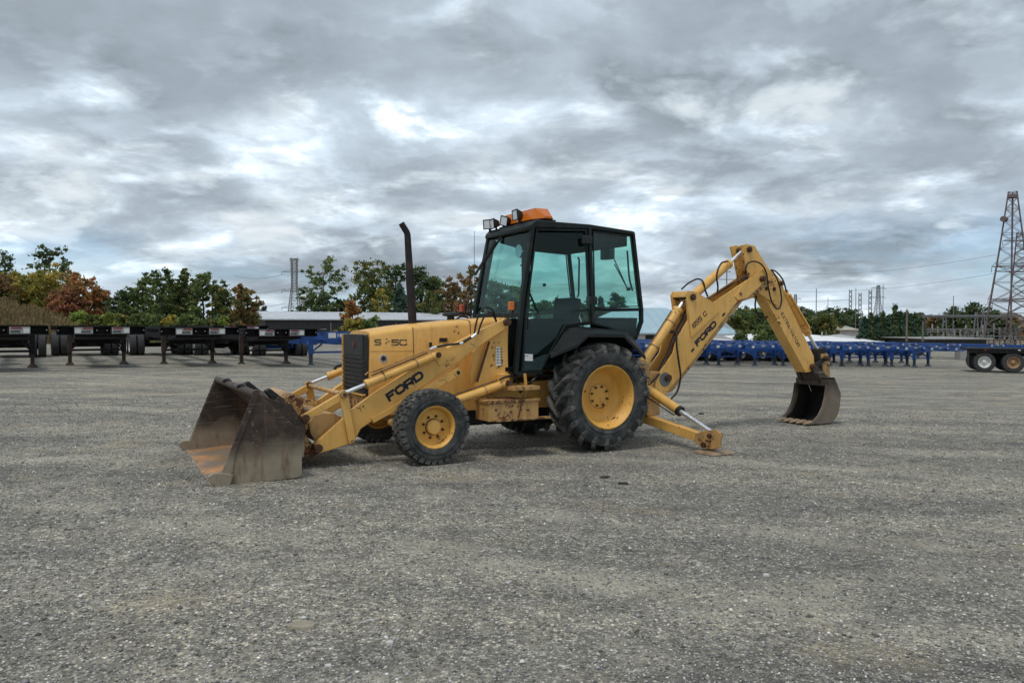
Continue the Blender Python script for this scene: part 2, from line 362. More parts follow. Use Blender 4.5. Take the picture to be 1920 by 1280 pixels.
def empty(name, label, cat, loc=(0, 0, 0), rz=0, group=None, parent=None):
    o = bpy.data.objects.new(name, None); COL.objects.link(o); o.location = loc; o.rotation_euler = (0, 0, rz); o.empty_display_size = .3
    if label: o['label'] = label
    if cat: o['category'] = cat
    if group: o['group'] = group
    return o
def tag(o, label, cat, group=None):
    o['label'] = label; o['category'] = cat
    if group: o['group'] = group
    return o
KIDS = {}
def copy_tree(o, parent=None):
    c = o.copy(); COL.objects.link(c)
    if parent is not None: c.parent = parent
    for ch in [x for x in o.children]: copy_tree(ch, c)
    return c
def bez(pts, n=8):
    """smooth Catmull-Rom path through points"""
    P = [Vector(p) for p in pts]; P = [P[0] * 2 - P[1]] + P + [P[-1] * 2 - P[-2]]; out = []
    for i in range(1, len(P) - 2):
        for k in range(n):
            t = k / n; a, b, c, d = P[i - 1:i + 3]
            out.append(.5 * ((2 * b) + (c - a) * t + (2 * a - 5 * b + 4 * c - d) * t * t + (3 * b - a - 3 * c + d) * t ** 3))
    out.append(P[-2]); return out

# stroke lettering -------------------------------------------------
c_ = .22
GL = {  # width, strokes (closed if last flag)
 'F': (.85, [([(0, 0), (0, 1), (.85, 1)], 0), ([(0, .5), (.75, .5)], 0)]),
 'O': (1.0, [([(c_, 0), (1 - c_, 0), (1, c_), (1, 1 - c_), (1 - c_, 1), (c_, 1), (0, 1 - c_), (0, c_)], 1)]),
 '0': (.7, [([(.15, 0), (.55, 0), (.7, .2), (.7, .8), (.55, 1), (.15, 1), (0, .8), (0, .2)], 1)]),
 'R': (.95, [([(0, 0), (0, 1), (.78, 1), (.95, .85), (.95, .58), (.78, .42), (0, .42)], 0), ([(.5, .42), (.95, 0)], 0)]),
 'D': (.98, [([(0, 0), (.75, 0), (.98, .25), (.98, .75), (.75, 1), (0, 1)], 1)]),
 '6': (.8, [([(.8, .86), (.8, 1), (.15, 1), (0, .85), (0, .15), (.15, 0), (.65, 0), (.8, .15), (.8, .42), (.65, .56), (0, .56)], 0)]),
 '5': (.8, [([(.8, 1), (0, 1), (0, .56), (.65, .56), (.8, .42), (.8, .15), (.65, 0), (0, 0)], 0)]),
 'S': (.8, [([(.8, 1), (.1, 1), (0, .9), (0, .62), (.1, .52), (.7, .48), (.8, .38), (.8, .1), (.7, 0), (0, 0)], 0)]),
 'C': (.85, [([(.85, .80), (.85, .88), (.74, 1), (.14, 1), (0, .86), (0, .14), (.14, 0), (.74, 0), (.85, .12), (.85, .20)], 0)]),
 'E': (.7, [([(.7, 1), (0, 1), (0, 0), (.7, 0)], 0), ([(0, .5), (.6, .5)], 0)]),
 'X': (.8, [([(0, 0), (.8, 1)], 0), ([(0, 1), (.8, 0)], 0)]),
 'T': (.8, [([(0, 1), (.8, 1)], 0), ([(.4, 1), (.4, 0)], 0)]),
 'A': (.85, [([(0, 0), (.42, 1), (.85, 0)], 0), ([(.17, .35), (.68, .35)], 0)]),
 'V': (.85, [([(0, 1), (.42, 0), (.85, 1)], 0)]),
 '-': (.45, [([(0, .5), (.45, .5)], 0)]),
 'N': (.8, [([(0, 0), (0, 1), (.8, 0), (.8, 1)], 0)]),
 'Y': (.8, [([(0, 1), (.4, .5), (.8, 1)], 0), ([(.4, .5), (.4, 0)], 0)]),
 'K': (.8, [([(0, 0), (0, 1)], 0), ([(.75, 1), (0, .45)], 0), ([(.25, .6), (.8, 0)], 0)]),
 'M': (.95, [([(0, 0), (0, 1), (.47, .3), (.95, 1), (.95, 0)], 0)]),
 'H': (.8, [([(0, 0), (0, 1)], 0), ([(.8, 0), (.8, 1)], 0), ([(0, .5), (.8, .5)], 0)]),
 '4': (.75, [([(.55, 0), (.55, 1), (0, .3), (.75, .3)], 0)]),
 '1': (.3, [([(0, .8), (.25, 1), (.25, 0)], 0)]),
 '3': (.7, [([(0, 1), (.7, 1), (.7, 0), (0, 0)], 0), ([(.15, .5), (.7, .5)], 0)]),
 '8': (.7, [([(0, 0), (.7, 0), (.7, 1), (0, 1)], 1), ([(0, .5), (.7, .5)], 0)]),
 '9': (.7, [([(.7, .5), (0, .5), (0, 1), (.7, 1), (.7, 0), (0, 0)], 0)]),
 '2': (.7, [([(0, 1), (.7, 1), (.7, .5), (0, .5), (0, 0), (.7, 0)], 0)]),
 ' ': (.4, []),
}
def letters(name, text, origin, U, V, height, mat, parent, stroke=.17, gap=.32, wide=1.0, thick=.0015, slant=0, skip=None):
    """raised vinyl lettering: every stroke a mitred ribbon; origin = lower left, U = reading direction, V = up"""
    U = Vector(U).normalized(); V = Vector(V).normalized(); N = U.cross(V); mb = MB(); x = 0; o = Vector(origin)
    h = height; hw = stroke / 2
    for ch in text:
        w, strokes = GL[ch]
        for pts, closed in strokes:
            q = [Vector((x + p[0] * wide + slant * p[1], p[1] * (1 - stroke) + hw)) for p in pts]; n = len(q); L = []; Rr = []
            for i in range(n):
                a = q[(i - 1) % n] if (closed or i > 0) else None; b = q[(i + 1) % n] if (closed or i < n - 1) else None
                d1 = (q[i] - a).normalized() if a is not None else None; d2 = (b - q[i]).normalized() if b is not None else None
                if d1 is None: d1 = d2; ext = -d2 * 0
                if d2 is None: d2 = d1
                n1 = Vector((-d1.y, d1.x)); n2 = Vector((-d2.y, d2.x)); m = (n1 + n2); m = m.normalized() if m.length > 1e-4 else n1
                k = min(hw / max(m.dot(n1), .35), hw * 2)
                pt = q[i].copy()
                if not closed and i == 0: pt -= d2 * hw * (1 if len(pts) > 2 else .0)
                if not closed and i == n - 1: pt += d1 * hw * (1 if len(pts) > 2 else .0)
                L.append(pt + m * k); Rr.append(pt - m * k)
            rng = range(n if closed else n - 1)
            for i in rng:
                j = (i + 1) % n
                quad = [L[i], L[j], Rr[j], Rr[i]]
                vs = [o + U * (p.x * h) + V * (p.y * h) + N * t for t in (0, thick) for p in quad]
                mb.add(vs, [(0, 1, 2, 3), (7, 6, 5, 4), (0, 4, 5, 1), (1, 5, 6, 2), (2, 6, 7, 3), (3, 7, 4, 0)])
        x += w * wide + gap
    return mb.build(name, mat, parent, smooth=False)

def smoothstep(a, b, x):
    t = min(1, max(0, (x - a) / (b - a))); return t * t * (3 - 2 * t)
def gz(x, y):
    """height of the yard: it falls gently away to the right and to the back"""
    base = -.014 * (x - .5) - .006 * (y - 9.3)
    base = max(base, -2.2) if x > 0 else min(base, .9)
    g = .12 + (-.46 - .12) * smoothstep(-12, 8, x)
    return base + smoothstep(12, 42, y) * g
def hill_h(x, y):
    """the weedy bank behind the left trailers"""
    if y < 44: return 0
    u = 960 + F_PX * x / y
    t = smoothstep(46, 74, y) * (1 - smoothstep(-50, 235, u))
    return 2.7 * t * (1 - .25 * smoothstep(90, 200, y))
def px(u, Y): return (u - 960) / F_PX * Y      # lateral position of a photograph column at distance Y
def pz(v, Y): return H_CAM - (v - 607.5) / F_PX * Y

# ------------------------------------------------------------------ ground, bank, loose stones
def build_ground():
    xs = np.unique(np.concatenate([np.linspace(-12, 12, 97), np.linspace(-60, 60, 81), np.linspace(-400, 400, 41), np.linspace(-2500, 2500, 21)]))
    ys = np.unique(np.concatenate([np.linspace(-6, 16, 89), np.linspace(16, 80, 65), np.linspace(80, 400, 41), np.linspace(400, 3000, 14), [-60, -20]]))
    rnd = random.Random(3); v = []; f = []
    for y in ys:
        for x in xs:
            z = gz(float(x), float(y)) + hill_h(float(x), float(y))
            v.append((float(x), float(y), z))
    nx = len(xs)
    for j in range(len(ys) - 1):
        for i in range(nx - 1): f.append((j * nx + i, j * nx + i + 1, (j + 1) * nx + i + 1, (j + 1) * nx + i))
    me = bpy.data.meshes.new('ground'); me.from_pydata(v, [], f); me.materials.append(M['ground']); me.materials.append(M['hill'])
    for p in me.polygons:
        c = p.center
        if hill_h(c.x, c.y) > .12 or c.y > 95: p.material_index = 1
    me.shade_smooth()
    o = bpy.data.objects.new('ground', me); COL.objects.link(o); o['kind'] = 'structure'
build_ground()

def mesh_np(name, V, Fq, mat, tint=None, nper=4, smooth=False):
    """fast mesh from arrays; Fq (n, nper) faces; tint per face"""
    me = bpy.data.meshes.new(name); nv, nf = len(V), len(Fq)
    me.vertices.add(nv); me.vertices.foreach_set('co', V.astype(np.float32).ravel())
    me.loops.add(nf * nper); me.loops.foreach_set('vertex_index', Fq.astype(np.int32).ravel())
    me.polygons.add(nf); me.polygons.foreach_set('loop_start', (np.arange(nf) * nper).astype(np.int32))
    me.update(calc_edges=True)
    if tint is not None:
        a = me.attributes.new('tint', 'FLOAT_COLOR', 'FACE'); a.data.foreach_set('color', np.concatenate([tint, np.ones((nf, 1))], 1).astype(np.float32).ravel())
    me.materials.append(mat)
    if smooth: me.shade_smooth()
    return me

def scatter_stones():
    rng = np.random.default_rng(5)
    oct_v = np.array([(1, 0, 0), (-1, 0, 0), (0, 1, 0), (0, -1, 0), (0, 0, 1), (0, 0, -1)], float)
    oct_f = np.array([(0, 2, 4), (2, 1, 4), (1, 3, 4), (3, 0, 4), (2, 0, 5), (1, 2, 5), (3, 1, 5), (0, 3, 5)])
    N = 125000
    y = 2.4 + 12.5 * rng.random(N) ** 1.75; x = (rng.random(N) * 2 - 1) * (.70 * y + .5)
    r = np.exp(rng.normal(math.log(.0043), .38, N)) * (1 + .05 * y)
    big = rng.random(N) < .003; r[big] *= 2.0
    r = np.minimum(r, .019)
    z = np.array([gz(a, b) for a, b in zip(x, y)])
    base = oct_v[None] * (1 + .35 * (rng.random((N, 6, 1)) - .5)) + .25 * (rng.random((N, 6, 3)) - .5)
    sc = r[:, None, None] * np.stack([.8 + .6 * rng.random(N), .7 + .5 * rng.random(N), .40 + .35 * rng.random(N)], 1)[:, None, :]
    V = base * sc; a = rng.random(N) * 6.283; ca, sa = np.cos(a)[:, None], np.sin(a)[:, None]
    X = V[:, :, 0] * ca - V[:, :, 1] * sa; Y = V[:, :, 0] * sa + V[:, :, 1] * ca
    V = np.stack([X + x[:, None], Y + y[:, None], V[:, :, 2] + (z + r * .25)[:, None]], 2)
    Fc = (oct_f[None] + (np.arange(N) * 6)[:, None, None]).reshape(-1, 3)
    g = np.clip(np.exp(rng.normal(math.log(.27), .52, N)), .09, .8); warm = rng.normal(1.0, .05, N)
    t = np.stack([g * (1 + .04 * warm), g, g * (.93 / warm)], 1); t = np.repeat(t, 8, 0)
    me = mesh_np('loose_gravel', V.reshape(-1, 3), Fc, M['stone'], t, 3)
    o = bpy.data.objects.new('loose_gravel', me); COL.objects.link(o); o['kind'] = 'stuff'
    o['label'] = 'loose grey crushed stones lying over the yard'; o['category'] = 'gravel'
scatter_stones()
def slab(name, label, cat, x, y, w, d, h, mat, seed, rz=0, tilt=0):
    rnd = random.Random(seed); mb = MB(); n = 9; pts = []
    for k in range(n):
        a = k * 2 * math.pi / n; rr = rnd.uniform(.72, 1.05); pts.append((math.cos(a) * w / 2 * rr, math.sin(a) * d / 2 * rr))
    vs = [(p[0], p[1], 0) for p in pts] + [(p[0] * .9, p[1] * .85, h * rnd.uniform(.8, 1.1)) for p in pts]
    mb.add(vs, [tuple(range(n - 1, -1, -1)), tuple(range(n, 2 * n))] + [(i, (i + 1) % n, (i + 1) % n + n, i + n) for i in range(n)])
    o = mb.build(name, mat, None, .003); o.location = (x, y, gz(x, y) - .004); o.rotation_euler = (R(tilt), R(tilt * .5), rz); tag(o, label, cat); return o
M['slab'] = simple('dried_mud', (.30, .265, .20), .9, 0, .2, 14, .3)
M['palestone'] = simple('pale_stone', (.55, .54, .52), .85, 0, .15, 20, .2)
slab('mud_slab', 'flat tan slab of dried mud lying in the foreground gravel', 'mud slab', px(563, 3.72), 3.72, .17, .11, .022, M['slab'], 4, .1, 5)
slab('pale_stone', 'pale pointed stone in the foreground right of the mud slab', 'stone', px(729, 3.52), 3.52, .04, .035, .022, M['palestone'], 9)
slab('dark_clod', 'small dark clod on the gravel right of the stabiliser leg', 'clod', px(1315, 13.6), 13.6, .12, .08, .03, M['black'], 12)
slab('dark_clod', 'flat dark clod in front of the rear wheel, left one of the pair', 'clod', px(1136, 7.6), 7.6, .14, .07, .022, M['black'], 21, .3)
slab('dark_clod', 'flat dark clod in front of the rear wheel, right one of the pair', 'clod', px(1168, 7.3), 7.3, .12, .06, .02, M['black'], 22, -.2)
slab('flat_stone', 'flat pale stone lying near the bottom edge, left of the pointed stone', 'stone', px(612, 3.28), 3.28, .045, .03, .015, M['palestone'], 31)
slab('flat_stone', 'flat pale stone on the left part of the foreground gravel', 'stone', px(189, 5.6), 5.6, .05, .035, .016, M['palestone'], 32)
slab('flat_stone', 'flat pale stone on the right part of the foreground gravel', 'stone', px(1440, 4.6), 4.6, .045, .035, .016, M['palestone'], 33)
tw = MB(); tw.tube([(0, 0, 0), (.05, .03, .006), (.095, .05, .004)], [.003, .003, .002], 6); tw.tube([(.05, .03, .006), (.075, .015, .004)], .0025, 6)
tw = tw.build('twig', M['palestone']); tw.location = (px(670, 3.75), 3.75, gz(-.7, 3.75) + .008); tag(tw, 'small pale forked twig on the gravel between the slab and the pointed stone', 'twig')

# ------------------------------------------------------------------ the backhoe loader
ANG = R(180 + 29.5); TX, TY = .517, 10.06
loader = empty('backhoe_loader', 'faded yellow backhoe loader with black cab parked across the gravel yard', 'backhoe loader', (TX, TY, 0), ANG)
def at(u, v, y):
    """point of the machine's own frame (x forward, y left, z up) seen at photograph pixel (u, v) on its lengthwise plane y"""
    a = (u - 960) / F_PX; b = (640 - v) / F_PX
    d = (a, math.cos(PITCH) + b * math.sin(PITCH), -math.sin(PITCH) + b * math.cos(PITCH))
    c, s = math.cos(ANG), math.sin(ANG)
    k = (y - (TX * s - TY * c)) / (-d[0] * s + d[1] * c)
    wx, wy, wz = k * d[0], k * d[1], H_CAM + k * d[2]
    return Vector(((wx - TX) * c + (wy - TY) * s, y, wz))
def atx(u, v, x):
    """the same on a crosswise plane x"""
    a = (u - 960) / F_PX; b = (640 - v) / F_PX
    d = (a, math.cos(PITCH) + b * math.sin(PITCH), -math.sin(PITCH) + b * math.cos(PITCH))
    c, s = math.cos(ANG), math.sin(ANG)
    k = (x + TX * c + TY * s) / (d[0] * c + d[1] * s)
    wx, wy, wz = k * d[0], k * d[1], H_CAM + k * d[2]
    return Vector((x, -(wx - TX) * s + (wy - TY) * c, wz))
def xz(pts, y): return [(lambda p: (p.x, p.z))(at(u, v, y)) for u, v in pts]
def plate(name, pts, y_out, th, mat, parent, bevel=.004, **kw):
    return MB().prism(xz(pts, y_out), y_out - th, y_out).build(name, mat, parent, bevel, **kw)
def mirror_y(o, name=None, parent=None):
    me = o.data.copy(); 
    for v in me.vertices: v.co.y *= -1
    me.flip_normals(); c = o.copy(); c.data = me; COL.objects.link(c); c.parent = parent or o.parent; return c
def pin(p, r, length, parent, mat=None, name='pivot_pin'):
    p = Vector(p); mb = MB(); mb.cyl(p + Vector((0, -length / 2, 0)), p + Vector((0, length / 2, 0)), r, 16)
    for s in (-1, 1): mb.cyl(p + Vector((0, s * length / 2, 0)), p + Vector((0, s * (length / 2 + .012), 0)), r * .55, 8)
    return mb.build(name, mat or M['pin'], parent)
def ram(name, p0, p1, r, frac, parent, rod_r=None, mat='yellow', collar=True, pipe=True, rod_from_end=True):
    """hydraulic cylinder: barrel from p0 covering frac of the way, rod on to p1"""
    p0, p1 = Vector(p0), Vector(p1); d = p1 - p0; q = p0 + d * frac; dn = d.normalized()
    mb = MB(); mb.cyl(p0 + dn * .03, q, r, 28); mb.cyl(q - dn * .05, q, r * 1.10, 28); mb.cyl(p0 + dn * .02, p0 + dn * .07, r * 1.07, 28)
    mb.cyl(p0 + Vector((0, -r * .9, 0)), p0 + Vector((0, r * .9, 0)), r * .8, 18)
    o = mb.build(name, M[mat], parent)
    rod = MB(); rod.cyl(q - dn * .02, p1, rod_r or r * .5, 20); rod.build('cylinder_rod', M['chrome'], o)
    e = MB(); e.cyl(p1 + Vector((0, -r * .9, 0)), p1 + Vector((0, r * .9, 0)), r * .8, 18); e.build('rod_eye', M['yellow_worn'], o)
    if pipe:
        up = Vector((-dn.z, 0, dn.x)); up = up if up.z > 0 else -up
        t = MB(); a = p0 + dn * .10 + up * (r + .018); b = q - dn * .10 + up * (r + .018)
        t.tube([a, b], .008, 8); t.build('feed_pipe', M['pipe'], o)
        cl = MB()
        for f in (.3, .75):
            c = p0 + (q - p0) * f; cl.cyl(c - dn * .008, c + dn * .008, r * 1.12, 24); cl.beam(c + up * r * .8, c + up * (r + .03), .02, .02)
        cl.build('pipe_clamp', M['yellow_worn'], o)
    return o

# --- wheels
def wheel(cx, cy, cz, Rt, W, rim_r, kind, side, parent):
    root = bpy.data.objects.new('front_wheel' if kind == 'front' else 'rear_wheel', None); COL.objects.link(root); root.parent = parent
    root.location = (cx, cy, cz); root.empty_display_size = .3; root.rotation_euler = (0, 0, 0 if side > 0 else math.pi)
    hw = W / 2
    # carcass: outside face towards +y
    if kind == 'front':
        prof = [(rim_r, hw * .72), (rim_r + .012, hw * .86), (rim_r + .035, hw * .93), ((rim_r + Rt) / 2, hw * 1.02), (Rt - .065, hw * .97), (Rt - .03, hw * .88), (Rt - .026, hw * .80), (Rt - .024, hw * .4), (Rt - .023, 0)]
    else:
        prof = [(rim_r, hw * .80), (rim_r + .010, hw * .90), (rim_r + .03, hw * .97), (rim_r + .09, hw * 1.03), (Rt - .13, hw * 1.0), (Rt - .075, hw * .93), (Rt - .066, hw * .82), (Rt - .060, hw * .4), (Rt - .058, 0)]
    prof = prof + [(r, -y) for r, y in prof[-2::-1]]
    mb = MB(); mb.lathe(prof, seg=72)
    # moulded rings on the sidewall
    for rr in ((rim_r + .05, rim_r + .058), (Rt - .085, Rt - .078)):
        for s in (-1, 1): mb.lathe([(rr[0], s * hw * .985), (rr[0] + .004, s * (hw * 1.035)), (rr[1], s * (hw * 1.035)), (rr[1] + .004, s * hw * .985)], seg=72)
    mb.build('tyre', M['rubber'], root)
    lg = MB(); rnd = random.Random(11)
    def P(a, r, y): return Vector((r * math.cos(a), y, r * math.sin(a)))
    if kind == 'front':
        n = 31
        for k in range(n):
            a0 = k * 2 * math.pi / n
            for j, (ya, yb, off) in enumerate(((-1.0, -.60, 0), (-.48, -.06, .5), (.06, .48, 0), (.60, 1.0, .5))):
                a = a0 + off * 2 * math.pi / n; da = 2 * math.pi / n * .36; sk = .012
                yi, yo = ya * hw * .95, yb * hw * .95; rb = Rt - .035; rt_i = Rt - (.012 if j in (0,) else .002); rt_o = Rt - (.012 if j == 3 else .002)
                q = []
                for r_s in (0, 1):
                    for (yy, rr, s) in ((yi, rt_i, -1), (yo, rt_o, 1)):
                        for sa in (-1, 1): q.append(P(a + sa * da + s * sk, rr if r_s else rb, yy))
                lg.add(q, [(0, 1, 3, 2), (4, 6, 7, 5), (0, 4, 5, 1), (2, 3, 7, 6), (0, 2, 6, 4), (1, 5, 7, 3)])
        # shoulder buttresses
        for k in range(n):
            for s in (-1, 1):
                a = (k + (.5 if s > 0 else 0)) * 2 * math.pi / n; da = 2 * math.pi / n * .30
                q = [P(a + e * da, r, s * y) for (r, y) in ((Rt - .006, hw * .90), (Rt - .060, hw * 1.0), (Rt - .055, hw * .8), (Rt - .02, hw * .78)) for e in (-1, 1)]
                lg.add(q, [(0, 1, 3, 2), (2, 3, 5, 4), (4, 5, 7, 6), (6, 7, 1, 0), (0, 2, 4, 6), (1, 7, 5, 3)])
    else:
        n = 19
        for k in range(n):
            for s in (-1, 1):
                a0 = (k + (.5 if s > 0 else 0)) * 2 * math.pi / n
                # bar runs from past the centre line, trailing outwards, then turns down over the shoulder
                path = [(-.05, 0, Rt - .004), (.25, .085, Rt), (.55, .185, Rt - .003), (.82, .265, Rt - .010), (.97, .295, Rt - .035), (1.03, .300, Rt - .085), (1.045, .298, Rt - .135)]
                wd = [.046, .048, .050, .055, .058, .054, .036]; st = []
                for (yy, da, rr), w in zip(path, wd):
                    a = a0 + da * side; dw = w / Rt / 1.15
                    inward = .075 if yy < .9 else .035
                    base_y = yy if yy < .9 else yy - .05
                    st.append([P(a - dw * .62, rr, s * yy * hw), P(a + dw * .62, rr, s * yy * hw),
                               P(a + dw * .9, rr - inward, s * base_y * hw), P(a - dw * .9, rr - inward, s * base_y * hw)])
                vs = [p for q in st for p in q]; fs = []
                for i in range(len(st) - 1):
                    for e in range(4): fs.append((i * 4 + e, i * 4 + (e + 1) % 4, (i + 1) * 4 + (e + 1) % 4, (i + 1) * 4 + e))
                fs += [(0, 1, 2, 3), tuple(len(st) * 4 - 4 + e for e in (3, 2, 1, 0))]
                lg.add(vs, fs)
    lg.build('tread_lugs', M['rubber_lug'], root, .004 if kind == 'rear' else .003)
    # rim: welded disc wheel, dish seen from outside
    rb = MB()
    if kind == 'front':
        pr = [(rim_r + .004, hw * .74), (rim_r + .008, hw * .80), (rim_r - .004, hw * .84), (rim_r - .014, hw * .78), (rim_r - .028, hw * .55), (rim_r - .030, hw * .30), (.150, hw * .24), (.138, hw * .30), (0.001, hw * .30)]
    else:
        pr = [(rim_r + .006, hw * .82), (rim_r + .014, hw * .92), (rim_r, hw * .965), (rim_r - .014, hw * .91), (rim_r - .026, hw * .60), (rim_r - .055, hw * .50), (rim_r - .062, hw * .10), (rim_r - .085, hw * -.02), (.235, hw * -.10), (.19, hw * -.08), (.165, hw * .0), (.155, hw * .02), (.001, hw * .02)]
    rb.lathe(pr, seg=64)
    # back side
    rb.lathe([(rim_r + .004, -hw * .8), (rim_r - .02, -hw * .8), (rim_r - .03, -hw * .3), (pr[-3][0], -hw * .25), (.001, -hw * .25)], seg=48)
    rim = rb.build('rim', M['yellow_clean'], root, ang=50)
    if kind == 'front':
        hb = MB(); hb.lathe([(.080, hw * .29), (.078, hw * .56), (.070, hw * .62), (.001, hw * .64)], seg=32); hb.build('hub_cap', M['yellow'], root)
        g = MB(); g.lathe([(.090, hw * .31), (.086, hw * .34), (.079, hw * .35)], seg=32); g.build('grease_ring', M['pin'], root)
        nn, nr, ny = 8, .117, hw * .30
    else:
        nn, nr, ny = 8, .118, hw * .02
        h = MB(); h.lathe([(.155, hw * .021), (.150, hw * .05), (.143, hw * .021)], seg=40); h.build('hub_ring', M['yellow_worn'], root)
        v = MB(); v.cyl((rim_r - .06, hw * .5, .08), (rim_r - .09, hw * .62, .08), .012, 10); v.build('valve', M['pin'], root)
    for k in range(nn):
        a = k * 2 * math.pi / nn + .3; c = Vector((nr * math.cos(a), ny, nr * math.sin(a)))
        nb = MB(); nb.cyl(c, c + Vector((0, .016, 0)), .0155, 6); nb.cyl(c + Vector((0, .014, 0)), c + Vector((0, .032, 0)), .008, 8)
        nb.build('wheel_nut', M['pin'], root)
    return root
wheel(2.085, .875, .425, .405, .285, .225, 'front', 1, loader)
wheel(2.085, -.875, .435, .405, .285, .225, 'front', -1, loader)
wheel(-.15, .835, .645, .655, .43, .375, 'rear', 1, loader)
wheel(-.15, -.835, .645, .655, .43, .375, 'rear', -1, loader)

# --- chassis
ch = MB()
ch.prism([(2.62, .50), (2.62, .74), (1.0, .80), (-.9, .86), (-1.35, .95), (-1.35, .42), (-.9, .45), (.9, .50), (1.9, .50)], -.34, .34)
ch.build('chassis_frame', M['yellow'], loader, .01)
ax = MB(); ax.beam((2.085, -.72, .425), (2.085, .72, .425), .13, .14); ax.box((2.085, 0, .52), (.30, .42, .22)); ax.cyl((2.085, .66, .425), (2.085, .78, .425), .09, 20); ax.cyl((2.085, -.66, .425), (2.085, -.78, .425), .09, 20)
ax.build('front_axle', M['yellow_worn'], loader, .01)
ra = MB(); ra.cyl((-.15, -.7, .645), (-.15, .7, .645), .12, 24); ra.box((-.15, 0, .66), (.5, .46, .46)); ra.build('rear_axle', M['black'], loader, .02)
bl = MB(); bl.box((1.55, 0, .40), (1.0, .26, .22)); bl.box((.6, 0, .42), (.9, .34, .26)); bl.box((.1, 0, .30), (.5, .25, .10)); bl.build('drivetrain_casing', M['black'], loader, .03)
sh = MB(); sh.cyl((1.9, 0, .30), (.2, 0, .33), .035, 12); sh.build('drive_shaft', M['pipe'], loader)

# --- hood
hood_out = [(693, 623), (762, 612), (850, 603.5), (933, 597.5), (962, 597), (962, 720), (900, 742), (691, 744)]
HW = .355
hp = xz(hood_out, HW)
hb = MB(); n = len(hp)
def ring(y, dz): return None
# cross-sections: flat side, rounded shoulder, gently crowned top
sh_in, sh_dn = .055, .050
xs_ = [p for p in hp[:5]]; bot = [hp[7], hp[6], hp[6], hp[5], hp[5]]
bx = [hp[7], (hp[1][0], hp[7][1]), (hp[2][0], hp[6][1]), (hp[3][0], hp[5][1]), hp[5]]
secs = []
for (tx, tz), (bx_, bz) in zip(xs_, bx):
    s = []
    prof = [(HW, bz), (HW, tz - .055), (HW - .006, tz - .032), (HW - .02, tz - .014), (HW - .045, tz - .002), (HW - .10, tz + .008), (0, tz + .018)]
    prof = prof + [(-a, b) for a, b in prof[-2::-1]]
    secs.append([(tx + (bx_ - tx) * (0 if i not in (0, len(prof) - 1) else 1), a, b) for i, (a, b) in enumerate(prof)])
k = len(secs[0]); vs = [p for s in secs for p in s]; fs = [(i * k + j, (i + 1) * k + j, (i + 1) * k + j + 1, i * k + j + 1) for i in range(len(secs) - 1) for j in range(k - 1)]
fs += [tuple(range(k)), tuple(range((len(secs) - 1) * k + k - 1, (len(secs) - 1) * k - 1, -1))]
hood = hb.add(vs, fs).build('hood', M['yellow'], loader, ang=40)
# creases of the pressed side panel, seams, catches
for (a, b) in (((774, 613), (777, 700)), ((881, 600.5), (886, 718))):
    p, q = at(*a, HW + .001), at(*b, HW + .001); MB().beam(p, q, .004, .007, up=(1, 0, 0)).build('panel_seam', M['pin'], hood)
cre = MB(); cre.beam(at(692, 658, HW), at(776, 657, HW), .006, .005); cre.build('panel_crease', M['yellow'], hood, .002)
for uu, vv in ((774, 612), (881, 600.5)):
    top_seam = MB(); t = at(uu, vv, HW); top_seam.tube([(t.x, HW - .008, t.z - .02), (t.x, HW - .05, t.z + .002), (t.x, 0, t.z + .021), (t.x, -HW + .05, t.z + .002)], .003, 6)
    top_seam.build('hood_joint', M['pin'], hood)
sl = MB(); c = at(831, 637.5, HW + .002); sl.prism([(c.x + dx, c.z + dz) for dx, dz in ((-.048, -.014), (-.04, -.022), (.04, -.022), (.048, -.014), (.048, .014), (.04, .022), (-.04, .022), (-.048, .014))], HW - .002, HW + .003)
sl.build('hood_slot', M['black'], hood)
sr = MB(); 
ring_o = [(c.x + dx, c.z + dz) for dx, dz in ((-.056, -.018), (-.046, -.029), (.046, -.029), (.056, -.018), (.056, .018), (.046, .029), (-.046, .029), (-.056, .018))]
for i in range(8):
    a, b = ring_o[i], ring_o[(i + 1) % 8]; sr.beam((a[0], HW + .003, a[1]), (b[0], HW + .003, b[1]), .006, .006, up=(0, 1, 0))
sr.build('slot_rim', M['yellow'], hood)
c = at(806, 646, HW); ct = MB(); ct.box((c.x, HW + .012, c.z), (.022, .022, .055)); ct.box((c.x - .01, HW + .015, c.z + .01), (.02, .016, .03)); ct.build('hood_catch', M['black'], hood, .004)
# grille nose (wraps the front) with recessed slats
gx0 = at(692, 623, HW).x; gtop = at(692, 623, HW).z; gbot = at(691, 742, HW).z
NW = HW + .004; zt = gtop - .004; zm = at(691, 668, HW).z
gs = MB(); gs.prism([(gx0 + .0, gbot), (gx0 + .012, zt - .02), (gx0 + .012, zt - .02), (gx0 + .05, zt - .035), (gx0 + .055, zt - .10), (gx0 + .055, gbot)], -NW + .01, NW - .01)
nose = gs.build('grille_panel', M['grille'], loader, .008)
fr = MB()
fx = gx0 + .062
fr.box((fx, -NW + .0, (zt - .02 + gbot) / 2), (.045, .022, zt - .02 - gbot)); fr.box((fx, 0, gbot + .01), (.04, NW * 2, .02)); fr.build('grille_frame', M['yellow'], nose, .003)
fr = MB(); fr.box((fx, 0, zm + (zt - zm) / 2 - .01), (.020, NW * 1.9, zt - zm - .02)); fr.build('grille_blank', M['black'], nose, .004)
nsl = 9
for i in range(nsl):
    z = gbot + .035 + (zm - gbot - .05) * i / (nsl - 1)
    MB().box((fx + .004, .0, z), (.026, NW * 1.92, .022), Matrix.Rotation(R(28), 3, 'Y')).build('grille_slat', M['grille'], nose, .002)
bd = MB(); bd.cyl((fx + .008, .04, zm + .13), (fx + .018, .04, zm + .13), .042, 24); bd.build('nose_badge', M['pin'], nose)
